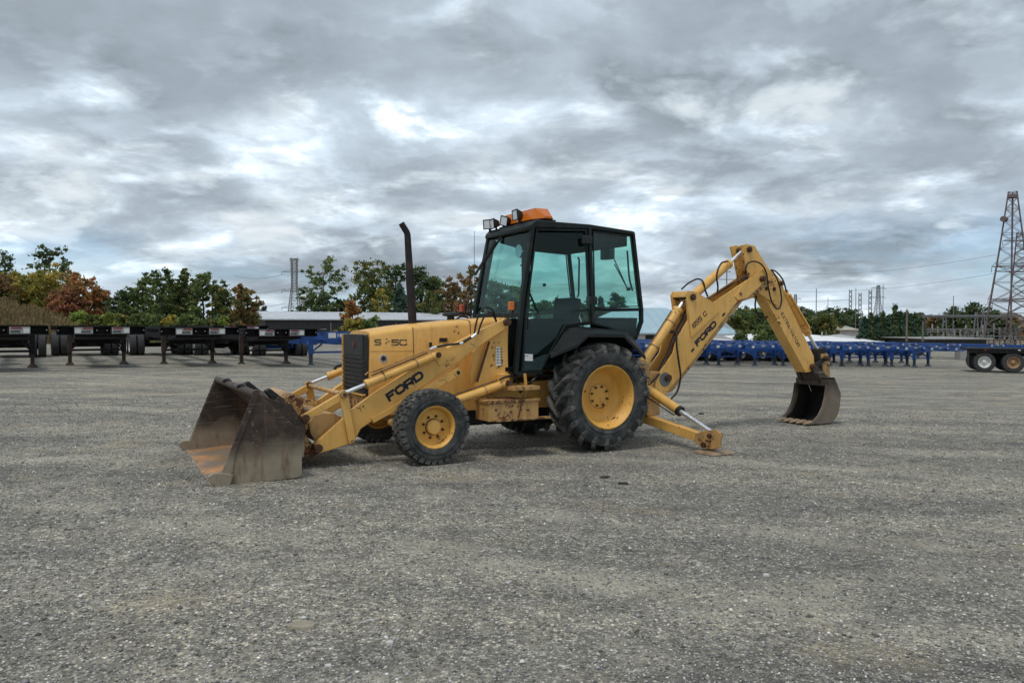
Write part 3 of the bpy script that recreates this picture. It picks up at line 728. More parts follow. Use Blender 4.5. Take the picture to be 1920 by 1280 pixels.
# front nose weight / lower yellow plate with holes
lp = MB(); zb = at(691, 778, HW).z; lp.box((gx0 - .02, 0, (gbot + zb) / 2 - .01), (.14, NW * 1.92, gbot - zb)); lower = lp.build('front_plate', M['yellow_worn'], loader, .008)
for (yy, dz) in ((.24, .10), (.12, .13), (.0, .11), (.2, .2), (-.1, .16)):
    MB().cyl((gx0 + .045, yy, zb + dz), (gx0 + .054, yy, zb + dz), .013, 12).build('bolt', M['pin'], lower)
# badge and worn number on the hood side
c = at(719, 672, HW); b = MB()
b.cyl((c.x, HW, c.z), (c.x, HW + .003, c.z), .048, 32); b.build('round_badge_ring', M['white'], hood)
MB().cyl((c.x, HW + .003, c.z), (c.x, HW + .0045, c.z), .028, 28).build('round_badge_centre', M['decal'], hood)
bt = MB()
for i in range(12):
    a = i * math.pi / 6; d = Vector((math.cos(a), 0, math.sin(a))); cc = Vector((c.x, HW + .004, c.z))
    bt.beam(cc + d * .031, cc + d * .044, .008, .0025, up=(0, 1, 0))
bt.build('round_badge_letters', M['decal'], hood)
U_, V_ = (-1, 0, 0), (0, 0, 1)
o1 = at(703, 647, HW + .001); letters('hood_number', 'S', o1, U_, V_, .066, M['decal_worn'], hood, .2, wide=1.25)
o2 = at(735, 647.5, HW + .001); letters('hood_number', '5C', o2, U_, V_, .068, M['decal_worn'], hood, .19, wide=1.35, gap=.3)
wr = MB()
for (a, b_) in (((722, 644), (726, 641)), ((727, 640), (731, 639.5)), ((723, 636), (727, 635))):
    p, q = at(*a, HW + .0015), at(*b_, HW + .0015); wr.beam(p, q, .002, .008)
wr.build('number_scraps', M['decal_worn'], hood)

# exhaust stack, intake cap
ex = MB(); p0 = at(774, 612, 0); p1 = at(764, 440, 0); p2 = at(757, 419, 0)
dv = (p2 - p1); ex.tube([p0, p0 + (p1 - p0) * .55, p0 + (p1 - p0) * .6, p1, p1 + Vector((.01, 0, .03)), p2 + Vector((.03, 0, .0))], [.050, .050, .043, .038, .037, .036], 24, cap=False)
ex.tube([p2 + Vector((.028, 0, -.002)), p1 + Vector((.01, 0, .03))], [.030, .030], 24, cap=True)
exo = ex.build('exhaust_pipe', M['exhaust'], loader)
MB().cyl(p0 + Vector((0, 0, -.03)), p0 + Vector((0, 0, .012)), .075, 24).build('exhaust_collar', M['black'], exo)
ic = at(845, 600, -.08); cb = MB(); cb.cyl((ic.x, ic.y, ic.z - .1), (ic.x, ic.y, ic.z + .05), .045, 20); cb.build('intake_stub', M['black'], loader)
cb = MB()
cb.add(*(lambda vs, fs: (vs, fs))(*(lambda n: ([(ic.x + r * math.cos(k * 2 * math.pi / n), ic.y + r * math.sin(k * 2 * math.pi / n), z) for r, z in ((.07, ic.z + .045), (.105, ic.z + .055), (.10, ic.z + .075), (.06, ic.z + .095), (.02, ic.z + .10)) for k in range(n)],
    [(i * n + k, i * n + (k + 1) % n, (i + 1) * n + (k + 1) % n, (i + 1) * n + k) for i in range(4) for k in range(n)] + [tuple(range(n)), tuple(range(4 * n, 5 * n))]))(28)))
cb.build('intake_cap', M['fender'], loader)

# --- loader tower (riser) behind the hood side
YT = .60
for s in (1, -1):
    tw_ = MB().prism(xz([(916, 636), (951, 612), (953.5, 703), (960, 724), (890, 742), (893, 714)], YT), s * (YT - .03) if s > 0 else -YT, s * YT if s > 0 else -(YT - .03)).build('loader_tower', M['yellow'], loader, .006)
    tw2 = MB().prism(xz([(886, 660), (914, 636), (894, 716), (880, 722)], YT - .06), s * (YT - .09) if s > 0 else -(YT - .06), s * (YT - .06) if s > 0 else -(YT - .09)).build('tower_plate', M['yellow'], loader, .005)
    if s > 0:
        MB().beam(at(917, 640, YT - .005), at(894, 716, YT - .005), .012, .030, up=(1, 0, 0)).build('tower_slot', M['pin'], tw_)
        wl = MB().prism(xz([(930, 650), (944, 650.5), (944, 684), (930, 686)], YT + .001), YT, YT + .0015).build('warning_label', M['white'], tw_)
        tx = MB()
        for i in range(6):
            for cc in range(2):
                a = at(931.5 + cc * 6.5, 654 + i * 5.2, YT + .003); b_ = at(935.5 + cc * 6.5, 654 + i * 5.2, YT + .003); tx.beam(a, b_, .0015, .010)
        tx.build('label_print', M['decal_worn'], tw_, kind='stuff')
        MB().prism(xz([(938, 650), (943.5, 650), (943.5, 685), (940, 686)], YT + .004), YT + .003, YT + .0035).build('label_band', M['yellow_clean'], tw_)
cross = MB(); cross.box((1.15, 0, .95), (.28, 2 * (YT - .09), .5)); cross.build('tower_crossmember', M['yellow'], loader, .01)

# --- loader arms
YA = .665; TH = .075
arm_out = [(949, 596.5), (956, 602), (953.6, 613), (905, 645), (848, 686), (790, 727), (738.5, 762), (690, 795), (676.6, 804), (668, 822), (653, 833), (602.8, 849), (592, 847), (589, 838), (594, 828), (641, 786), (657, 771), (700, 739), (760, 701), (820, 662), (851, 645), (900, 620)]
def both(fn):
    return fn(1), fn(-1)
def prism_s(pts, ya, yb, s): return MB().prism(pts, min(s * ya, s * yb), max(s * ya, s * yb))
AO = xz(arm_out, YA)
arms = {}
for s in (1, -1):
    a = prism_s(AO, YA - TH, YA, s).build('loader_arm', M['yellow'], loader, .008); arms[s] = a
    # gusset where the tilt cylinder hangs
    prism_s(xz([(819, 648), (829, 643), (853.8, 669), (824, 687), (816, 670)], YA + .01), YA, YA + .01, s).build('gusset_plate', M['yellow'], a, .003)
    p = at(949, 604, YA); pin((p.x, s * (YA - .03), p.z), .042, .17, a)
    p = at(596, 839, YA); pin((p.x, s * (YA - .03), p.z), .040, .16, a)
    p = at(819.5, 665, YA + .04); pin((p.x, s * (YA + .03), p.z), .032, .12, a)
    # parallel guide link
    prism_s(xz([(859, 689), (863.5, 703), (700, 793), (696, 784)], YA + .02), YA + .012, YA + .032, s).build('guide_link', M['yellow'], a, .004)
    p = at(857.5, 698, YA + .02); MB().cyl((p.x, s * (YA + .01), p.z), (p.x, s * (YA + .045), p.z), .045, 24).build('link_boss', M['yellow'], a, .003)
    MB().cyl((p.x, s * (YA + .045), p.z), (p.x, s * (YA + .052), p.z), .022, 16).build('link_pin', M['black'], a)
    # tilt cylinder: barrel above the arm, chromed rod forward to the bellcrank
    YC = YA + .035
    b0, b1 = at(819.5, 665, YC), at(643, 738, YC); b0.y *= s; b1.y *= s
    ram('tilt_cylinder', b0, b1, .045, .775, loader, .021)
    # bellcrank lever and link to the bucket
    prism_s(xz([(636, 738), (640, 731), (650, 731), (653, 739), (667, 822), (664, 832), (657, 833), (653.6, 829)], YA + .03), YA + .005, YA + .032, s).build('bellcrank', M['yellow'], a, .005)
    p = at(644, 739, YA + .03); pin((p.x, s * (YA + .01), p.z), .036, .12, a); p = at(661, 827, YA + .03); pin((p.x, s * (YA + .01), p.z), .022, .06, a, M['yellow_worn'])
    q0, q1 = at(640, 743, YA - .01), at(571, 783, YA - .01)
    q0.y *= s; q1.y *= s
    MB().beam(q0, q1, .05, .075, ext=.02).build('bucket_link', M['yellow'], loader, .008)
    pin((q1.x, q1.y, q1.z), .038, .15, a)
# lettering on the near arm
fo, ft = at(732, 752, YA + .001), at(796, 707.5, YA + .001)
Ud = (ft - fo).normalized(); Vd = Vector((-Ud.z, 0, Ud.x)); Vd = Vd if Vd.z > 0 else -Vd
letters('maker_name', 'FORD', fo, Ud, Vd, .098, M['decal'], arms[1], .29, gap=.26, wide=1.02)
p = at(886, 646, YA); ov = MB().prism([(p.x + .030 * math.cos(t) + .012 * math.sin(t), p.z + .011 * math.sin(t) - .016 * math.cos(t) * -1) for t in [i * math.pi / 10 for i in range(20)]], YA, YA + .002)
M['blue_badge'] = simple('blue_badge', (.03, .16, .34), .4); ov.build('oval_badge', M['blue_badge'], arms[1])
# mudguard-like curved plate between the arms, near the front
gp = MB(); path = [at(592, 742, 0), at(575, 765, 0), at(585, 800, 0)]
nose_pl = [(3.02, .56), (3.10, .66), (3.0, .72), (2.88, .70)]
pts = xz([(592, 828), (582, 812), (579, 794), (588, 781), (604, 774), (626, 775), (650, 785), (640, 800), (615, 822)], YA - .08)
gp.prism(pts, -(YA - .10), YA - .08); gp.build('arm_torque_plate', M['yellow_worn'], loader, .006)
t0, t1 = at(643, 739, YA), None
MB().cyl((t0.x, -YA, t0.z), (t0.x, YA - .05, t0.z), .026, 18).build('cross_tube', M['yellow_worn'], loader)

# --- front bucket
HB = 1.12
bk = bpy.data.objects.new('front_bucket', None); COL.objects.link(bk); bk.parent = loader
side_px = [(430, 911), (415.8, 887), (478, 734), (489, 741), (567, 812), (566, 889.6), (558, 895)]
SP = xz(side_px, HB)
for s in (1, -1):
    prism_s(SP, HB - .018, HB, s).build('side_plate', M['bucket'], bk, .004)
    # front wear strip and rounded side cutter
    prism_s(xz([(414, 889), (476, 734.5), (486, 739), (441, 850), (434, 905), (428, 912)], HB + .012), HB, HB + .012, s).build('side_cutter', M['bucket'], bk, .004)
    prism_s(xz([(430, 912), (404, 912), (391, 903), (390, 893), (400, 887), (416, 886), (440, 890)], HB + .022), HB - .02, HB + .024, s).build('corner_shoe', M['bucket'], bk, .008)
# shell: floor, round back, back sheet up to the lip
sp = {i: p for i, p in enumerate(SP)}
toe = at(396, 911, HB); zf = .055
prof = [(toe.x + .0, .045), (4.1, .060), (3.75, .075), (SP[6][0] + .03, .085), (SP[5][0] + .015, .13), (SP[4][0] + .012, SP[4][1] - .03), (SP[4][0] + .07, SP[4][1] + .06), (SP[3][0] - .01, SP[3][1] - .01), (SP[2][0] - .01, SP[2][1] - .01)]
def sheet(prof, th, y0, y1):
    """thin sheet following a profile, thickened to the inside"""
    P = [Vector(p) for p in prof]; inn = []
    for i, p in enumerate(P):
        t = (P[min(i + 1, len(P) - 1)] - P[max(i - 1, 0)]).normalized(); nn = Vector((t.y, -t.x)); inn.append(p + nn * th)
    vs = []; fs = []; n = len(P)
    for y in (y0, y1): vs += [(p.x, y, p.y) for p in P] + [(p.x, y, p.y) for p in inn]
    m = 2 * n
    for i in range(n - 1):
        fs += [(i, i + 1, i + 1 + m, i + m), (n + i, n + i + m, n + i + 1 + m, n + i + 1), (i, i + n, i + n + 1, i + 1), (i + m, i + 1 + m, i + n + 1 + m, i + n + m)]
    fs += [(0, m, m + n, n), (n - 1, 2 * n - 1, m + 2 * n - 1, m + n - 1)]
    return MB().add(vs, fs)
sheet(prof[:4], .014, -HB + .019, HB - .019).build('bucket_floor', M['bucket_floor'], bk)
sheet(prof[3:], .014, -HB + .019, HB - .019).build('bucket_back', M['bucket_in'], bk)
MB().prism([(toe.x + .10, .028), (toe.x - .14, .034), (toe.x - .14, .058), (toe.x - .02, .056)], -HB + .02, HB - .021).build('cutting_edge', M['bucket_floor'], bk, .003)
lip = at(478, 738, HB); MB().cyl((lip.x - .01, -HB + .01, lip.z - .005), (lip.x - .01, HB - .01, lip.z - .005), .035, 20).build('lip_tube', M['bucket'], bk)
for yy in (-.42, .42): MB().tube(bez([(3.99, yy, .89), (3.975, yy + .05, .915), (3.95, yy + .15, .915), (3.935, yy + .20, .87)], 5), .014, 8).build('chain_hook', M['black'], bk)
# stiffeners and hinge brackets on the rear of the shell
for yy in (-.72, -.56, .50, .66):
    rb_ = MB(); rb_.prism([(3.53, .12), (3.40, .18), (3.38, .48), (3.52, .72), (3.72, .78), (3.88, .86), (3.60, .52)], yy, yy + .025)
    rb_.build('hinge_bracket', M['bucket'], bk, .004)
MB().box((3.62, 0, .74), (.10, 1.3, .07), Matrix.Rotation(R(-40), 3, 'Y')).build('rear_stiffener', M['bucket'], bk, .006)
# --- quick coupler between bucket and arms
cp = bpy.data.objects.new('bucket_coupler', None); COL.objects.link(cp); cp.parent = loader
for s in (1, -1):
    prism_s(xz([(541, 756), (556, 744), (566, 752), (576, 783), (580, 800), (572, 812), (590, 838), (600, 848), (585, 858), (569, 852), (566, 815), (560, 795), (548, 775)], .56), .50, .56, s).build('coupler_plate', M['yellow_rust'], cp, .006)
    c = at(567, 788, .57); MB().cyl((c.x, s * .49, c.z), (c.x, s * .61, c.z), .045, 18).build('coupler_boss', M['pin'], cp)
    prism_s(xz([(497, 733), (507, 728), (536, 750), (524, 765)], .60), .50, .60, s).build('hook_block', M['black'], cp, .006)
tp = xz([(505, 736), (512, 734), (556, 744), (566, 752), (560, 760), (508, 745)], 0.5)
MB().prism([(3.56, .72), (3.62, .765), (3.44, .80), (3.24, .72), (3.22, .66), (3.44, .72)], -.50, .49).build('coupler_top', M['yellow_worn'], cp, .006)
MB().cyl((3.62, -.56, .74), (3.62, .62, .74), .03, 14).build('coupler_bar', M['pipe'], cp)
MB().prism([(3.40, .30), (3.48, .30), (3.44, .78), (3.36, .76)], -.50, .50).build('coupler_web', M['yellow_worn'], cp, .006)

# --- lift cylinders
for s in (1, -1):
    a0, a1 = at(949, 718, .74), at(735, 792, .70); a0.y *= s; a1.y *= s
    ram('lift_cylinder', a0, a1, .048, .66, loader, .026)
    pin((a0.x, a0.y, a0.z), .036, .14, loader)
    MB().beam((a0.x - .01, s * .56, a0.z + .03), (a0.x - .01, s * .70, a0.z + .03), .12, .14).build('cylinder_mount', M['yellow'], loader, .006)

# hoses on the near arm
def hose(pts, r=.011, mat='hose', name='hydraulic_hose', parent=None, n=8):
    return MB().tube(bez(pts, n), r, 8).build(name, M[mat], parent or loader)
hose([at(889, 628, .70), at(893, 605, .70), at(900, 585, .70), at(913, 576, .68), at(925, 584, .65), at(930, 600, .62)])
hose([at(896, 626, .68), at(903, 604, .68), at(911, 590, .68), at(921, 586, .64), at(931, 603, .60)])
hose([at(866, 643, .70), at(884, 632, .70), at(893, 626, .69)], .014)
hose([at(820, 650, .72), at(838, 646.5, .72), at(852, 645, .71), at(866, 643, .70)], .012)
hose([at(937, 712, .78), at(950, 706, .76), at(962, 706, .72), at(972, 718, .66)], .013)
hose([at(1012, 700, .62), at(1000, 712, .66), at(988, 724, .60), at(975, 735, .45)], .016)
cf = MB()
for a, b_ in (((806, 655), (818, 650)), ((884, 633), (893, 626)), ((862, 645), (868, 642))): cf.cyl(at(*a, .715), at(*b_, .715), .016, 10)
cf.build('hose_coupling', M['chrome'], loader)
MB().tube([at(684, 703, .73), at(690, 698, .73), at(706, 695, .73), at(760, 672, .73), at(806, 655, .73)], .0075, 8).build('steel_pipe', M['yellow_worn'], loader)
hose([at(636, 697, -.70), at(628, 690, -.70), at(638, 684, -.70), at(652, 684, -.65)], .014)

# --- step box
bx0 = .95
bxp = xz([(921, 757), (925, 793), (1010, 776), (1010, 752)], bx0)
tb = bpy.data.objects.new('step_box', None); COL.objects.link(tb); tb.parent = loader
x1 = at(916, 757, bx0).x; x0 = at(1010, 752, bx0).x; z1 = at(960, 754, bx0).z; z0 = at(960, 788, bx0).z
MB().box(((x0 + x1) / 2, .79, (z0 + z1) / 2), (x1 - x0, .32, z1 - z0)).build('box_body', M['yellow_worn'], tb, .008)
MB().box(((x0 + x1) / 2, .79, z1 + .012), (x1 - x0 + .03, .35, .035)).build('box_lid', M['yellow_rust'], tb, .006)
MB().box(((x0 + x1) / 2 - .10, .97, z0 + .012), (x1 - x0 + .05, .09, .024)).build('foot_plate', M['yellow_rust'], tb, .004)
hp_ = at(977, 768, bx0 + .012); MB().beam(at(972, 784, bx0 + .015), at(982, 738, bx0 + .015), .012, .010).build('hasp_strap', M['pin'], tb)
for uu, vv in ((990, 768), (930, 768), (958, 772)): 
    c = at(uu, vv, bx0); MB().box((c.x, bx0 + .004, c.z), (.03, .008, .02)).build('paint_scar', M['pin'], tb, .003)
st = MB(); q0, q1 = at(962, 729, .95), at(1012, 728, .95)
st.box(((q0.x + q1.x) / 2, .86, q0.z), (abs(q0.x - q1.x), .20, .045)); stp = st.build('cab_step', M['yellow_worn'], loader, .005)
h0, h1 = at(986, 722, .84), at(984, 700, .84); MB().beam(h0, h1, .05, .012, up=(1, 0, 0)).build('step_hanger', M['yellow'], stp, .003)

# --- cab
cab = bpy.data.objects.new('cab', None); COL.objects.link(cab); cab.parent = loader
def flip(p, s): return Vector((p.x, p.y * s, p.z))
A0, A1, A2 = at(966, 700, .62), at(979, 560, .59), at(998, 425, .55)
B0, B1, B2 = at(1110, 606, .78), at(1108, 578, .78), at(1103, 427, .745)
C0, C1, C2, C3 = at(1191, 634, .72), at(1202, 603, .75), at(1202, 580, .75), at(1186, 438, .735)
D1, D2, D3 = at(1016, 695, .66), at(1031, 667, .70), at(1062, 611, .76)
W = .042
for s in (1, -1):
    def bm_(name, pts, w=W, h=W):
        mb = MB()
        for a, b in zip(pts[:-1], pts[1:]): mb.beam(flip(a, s), flip(b, s), w, h, up=(0, 1, 0), ext=.012)
        return mb.build(name, M['cabframe'], cab, .006)
    bm_('front_pillar', [A0, A1, A2], .05, .065)
    bm_('middle_pillar', [B0, B1, B2], .045, .085)
    bm_('rear_pillar', [C0, C1, C2, C3], .04, .055)
    bm_('side_rail', [A2, B2], .05, .045); bm_('side_rail', [B2, C3], .05, .045)
    bm_('waist_rail', [B1, C2], .022, .035)
    bm_('arch_rail', [D2, D3, B0, at(1136, 612, .75), C0], .03, .035)
    # door: frame, two panes, hinges, latch
    door = bpy.data.objects.new('cab_door', None); COL.objects.link(door); door.parent = cab
    e = .018
    dA, dAk, dAm, dAb = at(1006, 431, .55 + e), at(992, 541, .60 + e), at(985, 588, .605 + e), at(979, 695, .63 + e)
    dB, dBm, dBb = at(1098, 432, .742 + e), at(1104, 580, .775 + e), at(1105, 603, .775 + e)
    dR1, dR2, dR3 = at(1014, 693, .665 + e), at(1029, 665, .70 + e), at(1060, 609, .755 + e)
    fm = MB()
    loop = [dA, dAk, dAm, dAb, dR1, dR2, dR3, dBb, dBm, dB, dA]
    for a, b in zip(loop[:-1], loop[1:]): fm.beam(flip(a, s), flip(b, s), .020, .034, up=(0, 1, 0), ext=.008)
    fm.beam(flip(at(1010, 589, .61 + e), s), flip(dBm, s), .018, .026, up=(0, 1, 0)); fm.beam(flip(at(991, 545, .60 + e), s), flip(at(1010, 589, .61 + e), s), .018, .024, up=(0, 1, 0)); fm.beam(flip(dAm, s), flip(at(1010, 589, .61 + e), s), .018, .026, up=(0, 1, 0))
    fm.build('door_frame', M['cabframe'], door, .004)
    def pane(pts, name='window_pane', parent=door, th=.005, mat='glass'):
        P = [flip(p, s) for p in pts]; nrm = (P[1] - P[0]).cross(P[-1] - P[0]).normalized(); n = len(P)
        nrm = nrm if nrm.y * s > 0 or abs(nrm.y) < .2 else -nrm
        c = sum(P, Vector()) / n; P = [p - nrm * ((p - c).dot(nrm)) for p in P]
        vs = [p for p in P] + [p - nrm * th for p in P]
        return MB().add(vs, [tuple(range(n)), tuple(range(2 * n - 1, n - 1, -1))] + [(i, (i + 1) % n, (i + 1) % n + n, i + n) for i in range(n)]).build(name, M[mat], parent, smooth=False)
    pane([dA, dB, dBm, at(1010, 588, .61 + e), dAk]); pane([dAk, at(1010, 590, .61 + e), dAm])
    pane([dAm, dBm, dBb, dR3, dR2, dR1, dAb])
    for (u, v) in ((1100.5, 449.5), (1109.5, 563.5)):
        c = flip(at(u, v, .80), s); MB().box(c, (.15, .035, .10)).build('door_hinge', M['black'], door, .01)
        for dx in (-.04, .04): MB().cyl(c + Vector((dx, s * .01, .0)), c + Vector((dx, s * .024, 0)), .014, 8).build('hinge_bolt', M['black'], door)
    c = flip(at(991, 606, .64), s); MB().box(c, (.035, .03, .15)).build('door_latch', M['black'], door, .008)
    MB().cyl(c + Vector((-.0, 0, .06)), c + Vector((0, s * .022, .06)), .012, 10).build('latch_button', M['chrome'], door)
    hb_ = MB(); hh = [at(1084, 483, .70), at(1086, 487, .66), at(1085, 552, .66), at(1083, 556, .70)]
    hb_.tube([flip(p, s) for p in hh], .011, 8); hb_.build('grab_handle', M['black'], door)
    # rear quarter window: upper opening pane and lower fixed pane
    q = bpy.data.objects.new('quarter_window', None); COL.objects.link(q); q.parent = cab
    pane([at(1109, 430, .75), at(1184, 440, .74), at(1200, 577, .755), at(1112, 578, .78)], parent=q)
    qf = MB(); lp_ = [at(1112, 434, .757), at(1182, 443, .745), at(1197, 574, .758), at(1115, 576, .783)]
    for a, b in zip(lp_, lp_[1:] + lp_[:1]): qf.beam(flip(a, s), flip(b, s), .012, .018, up=(0, 1, 0), ext=.006)
    qf.build('window_frame', M['black'], q, .003)
    pane([at(1112, 582, .78), at(1202, 582, .755), at(1202, 603, .752), at(1190, 633, .725), at(1136, 611, .75), at(1112, 607, .78)], parent=cab)
    # stays / knobs seen in the glass
    if s > 0:
        for uu, vv in ((1021, 534), (1072, 552)):
            c = at(uu, vv, -.70); MB().cyl((c.x, -.72, c.z), (c.x, -.69, c.z), .022, 14).build('window_knob', M['black'], cab)
        c = at(1177, 542, .70); MB().cyl((c.x, .70, c.z), (c.x, .735, c.z), .022, 14).build('window_knob', M['black'], cab)
        hose([at(1176, 470, .69), at(1180, 520, .69), at(1186, 545, .69)], .012, 'black', 'window_stay', cab)
        stk = MB(); a = at(983, 663, .655); b_ = at(998, 664, .665); u = (b_ - a); stk.add([a, b_, at(998, 676.5, .668), at(983, 676, .658)], [(0, 1, 2, 3)])
        so = stk.build('inspection_sticker', M['white'], door, smooth=False); so.location = (0, .012, 0)
        letters('sticker_print', 'M--N', at(984.5, 668, .675), (-1, .05, 0), V_, .012, M['decal'], door, .25, gap=.2)
# front: header, windscreen, lower screens
hd = MB(); hd.beam(A2 + Vector((0, .02, 0)), flip(A2, -1) + Vector((0, -.02, 0)), .05, .07, up=(0, 0, 1)); hd.build('windscreen_header', M['cabframe'], cab, .01)
wb, wt = at(958, 587, .50), at(988, 437, .47)
def quad_pane(a, b, c, d, name, parent=cab, th=.005):
    P = [a, b, c, d]; nrm = (b - a).cross(d - a).normalized(); vs = P + [p - nrm * th for p in P]
    return MB().add(vs, [(0, 1, 2, 3), (7, 6, 5, 4), (0, 4, 5, 1), (1, 5, 6, 2), (2, 6, 7, 3), (3, 7, 4, 0)]).build(name, M['glass'], parent, smooth=False)
ws_b, ws_t = Vector((A1.x + .025, .56, at(956, 588, .50).z)), Vector((A2.x + .015, .53, A2.z - .03))
quad_pane(ws_b, flip(ws_b, -1), flip(ws_t, -1), ws_t, 'windscreen')
sl_ = MB(); sl_.beam(ws_b + Vector((0, 0, -.015)), flip(ws_b, -1) + Vector((0, 0, -.015)), .05, .05); sl_.build('cowl_rail', M['cabframe'], cab, .006)
sc = MB()
for s in (1, -1): sc.beam(flip(ws_b + Vector((0, .02, 0)), s), flip(ws_t + Vector((0, .02, 0)), s), .03, .04, up=(1, 0, 0))
sc.build('screen_frame', M['cabframe'], cab, .004)
for s in (1, -1):
    a, b = flip(Vector((A0.x + .03, .40, A0.z)), s), flip(Vector((A0.x + .015, .62, A0.z)), s)
    quad_pane(a, b, flip(Vector((A1.x + .02, .60, ws_b.z - .04)), s), flip(Vector((A1.x + .03, .40, ws_b.z - .04)), s), 'lower_screen')
# bulkhead, floor, interior
bh = MB(); bh.box((.98, 0, 1.15), (.05, .76, .62)); bh.box((.35, 0, .99), (1.35, 1.22, .05)); bh.box((-.42, 0, 1.22), (.68, 1.30, .05)); bh.box((-.08, 0, 1.10), (.04, 1.2, .25))
for s in (1, -1): bh.box((-.30, s * .62, 1.24), (.95, .04, .38))
bh.build('cab_floor', M['interior'], cab, .01)
for s in (1, -1):
    MB().prism([(-.80, 1.30), (-.12, 1.30), (-.12, 1.60), (-.84, 1.60)], s * .70 - .015, s * .70 + .015).build('side_trim', M['interior'], cab, .006)
    MB().prism([(.93, .98), (.55, .98), (.26, 1.30), (.0, 1.5), (-.1, 1.5), (-.1, 1.585), (.92, 1.585)], s * .50 - .012, s * .50 + .012).build('door_trim', M['interior'], cab)
    MB().beam((A1.x - .02, s * .54, 1.70), (A2.x - .03, s * .50, A2.z - .05), .05, .07, up=(0, 1, 0)).build('inner_post', M['interior'], cab, .006)
rw = MB(); rw.beam(C0, flip(C0, -1), .04, .05); rw.beam(C2, flip(C2, -1), .04, .04); rw.beam(C3, flip(C3, -1), .05, .05); rw.box((C0.x + .01, 0, (C0.z + 1.2) / 2), (.03, 1.36, .12)); rw.build('rear_frame', M['cabframe'], cab, .006)
quad_pane(C2, C3, flip(C3, -1), flip(C2, -1), 'rear_window'); quad_pane(C0, C1, flip(C1, -1), flip(C0, -1), 'rear_window')
se = MB(); se.box((.02, 0, 1.36), (.50, .48, .14)); se.box((-.22, 0, 1.62), (.13, .46, .48), Matrix.Rotation(R(-8), 3, 'Y')); se.box((-.02, 0, 1.14), (.30, .30, .32))
for s in (1, -1): se.box((.0, s * .27, 1.52), (.34, .06, .05))
se.build('seat', M['seat'], cab, .04)
sw = MB()
dsh = MB(); dsh.box((.86, 0, 1.36), (.18, .66, .40)); dsh.cyl((.80, 0, 1.45), (.62, 0, 1.66), .03, 12); dsh.build('dashboard', M['interior'], cab, .04)
ctr = Vector((.60, 0, 1.68)); ax_ = Vector((-.18, 0, .21)).normalized(); e1 = Vector((0, 1, 0)); e2 = ax_.cross(e1)
sw.tube([ctr + (e1 * math.cos(t) + e2 * math.sin(t)) * .19 for t in [i * math.pi / 14 for i in range(29)]], .014, 8)
for t in (0, 2.1, 4.2): sw.cyl(ctr, ctr + (e1 * math.cos(t) + e2 * math.sin(t)) * .19, .010, 8)
sw.build('steering_wheel', M['black'], cab)
lv = MB()
for yy in (-.22, -.12, .12, .22): lv.cyl((-.60, yy, 1.3), (-.56, yy, 1.62), .010, 8); lv.cyl((-.56, yy, 1.60), (-.56, yy, 1.66), .022, 10)
lv.box((-.62, 0, 1.34), (.16, .60, .22)); lv.build('control_levers', M['black'], cab, .004)
# interior lamp box, wiper arms at the rear window seen through the glass
c = at(1139, 476, 0.05); MB().box(c, (.10, .20, .15)).build('rear_lamp_housing', M['black'], cab, .01)
wp = MB(); wp.cyl(at(1148, 478, -.1), at(1176, 540, -.1), .008, 8); wp.cyl(at(1152, 495, -.1), at(1176, 540, -.1), .008, 8); wp.build('rear_wiper', M['black'], cab)
c = at(976, 471, -.05); MB().cyl(c, c + Vector((.03, 0, 0)), .085, 24).build('inside_mirror', M['mirror'], cab); MB().cyl(c, c + Vector((.02, 0, .25)), .008, 8).build('mirror_stalk', M['black'], cab)
# roof
def loft(secs, name, mat, parent, bevel):
    vs = []; 
    for x, hw, zt, zb in secs: vs += [(x, -hw, zb), (x, hw, zb), (x, hw, zt), (x, -hw, zt)]
    fs = [(3, 2, 1, 0), tuple(len(vs) - 4 + i for i in range(4))]
    for i in range(len(secs) - 1):
        for e in range(4): fs.append((i * 4 + e, i * 4 + (e + 1) % 4, (i + 1) * 4 + (e + 1) % 4, (i + 1) * 4 + e))
    return MB().add(vs, fs).build(name, mat, parent, bevel, ang=50)
r1, r2, r3, r4 = at(994, 422, .57), at(1005, 412.5, .60), at(1107, 420.5, .79), at(1187, 433, .77)
r5 = at(1191, 437, .76)
roof = loft([(r1.x + .03, .53, r1.z - .012, r1.z - .06), (r1.x - .0, .58, r1.z + .005, r1.z - .065), (r2.x, .60, r2.z, r2.z - .085), (r3.x, .79, r3.z, r3.z - .06), (r4.x, .77, r4.z, r4.z - .05), (r5.x - .015, .75, r5.z, r5.z - .03)], 'roof', M['cabframe'], cab, .018)
loft([(r2.x - .10, .50, r2.z - .088, r2.z - .17), (r3.x, .72, r3.z - .065, r3.z - .20), (r4.x + .035, .70, r4.z - .055, r4.z - .19)], 'roof_lining', M['interior'], cab, .01)
# amber light bar across the roof, four work lamps on the front header
lbx = at(1000, 405, .2).x; zl = r2.z + .035
bar = bpy.data.objects.new('light_bar', None); COL.objects.link(bar); bar.parent = cab
yN, yF = .56, -.50
def barsec(y, hw, zt): return [(lbx + hw, y, zl), (lbx + hw * .62, y, zt), (lbx - hw * .62, y, zt), (lbx - hw, y, zl)]
vs = barsec(yF, .05, zl + .02) + barsec(yF + .16, .15, zl + .145) + barsec(yN - .17, .15, zl + .145) + barsec(yN, .07, zl + .03)
fs = [(0, 1, 2, 3), (15, 14, 13, 12)] + [(i * 4 + e, i * 4 + (e + 1) % 4, (i + 1) * 4 + (e + 1) % 4, (i + 1) * 4 + e) for i in range(3) for e in range(4)]
MB().add(vs, fs).build('amber_dome', M['amber'], bar, .006, ang=20)
MB().box((lbx, .03, zl - .02), (.26, .98, .035)).build('light_bar_base', M['black'], bar, .006)
for yy in (-.35, .4): MB().box((lbx, yy, zl - .05), (.14, .06, .05)).build('mount_foot', M['black'], bar, .004)
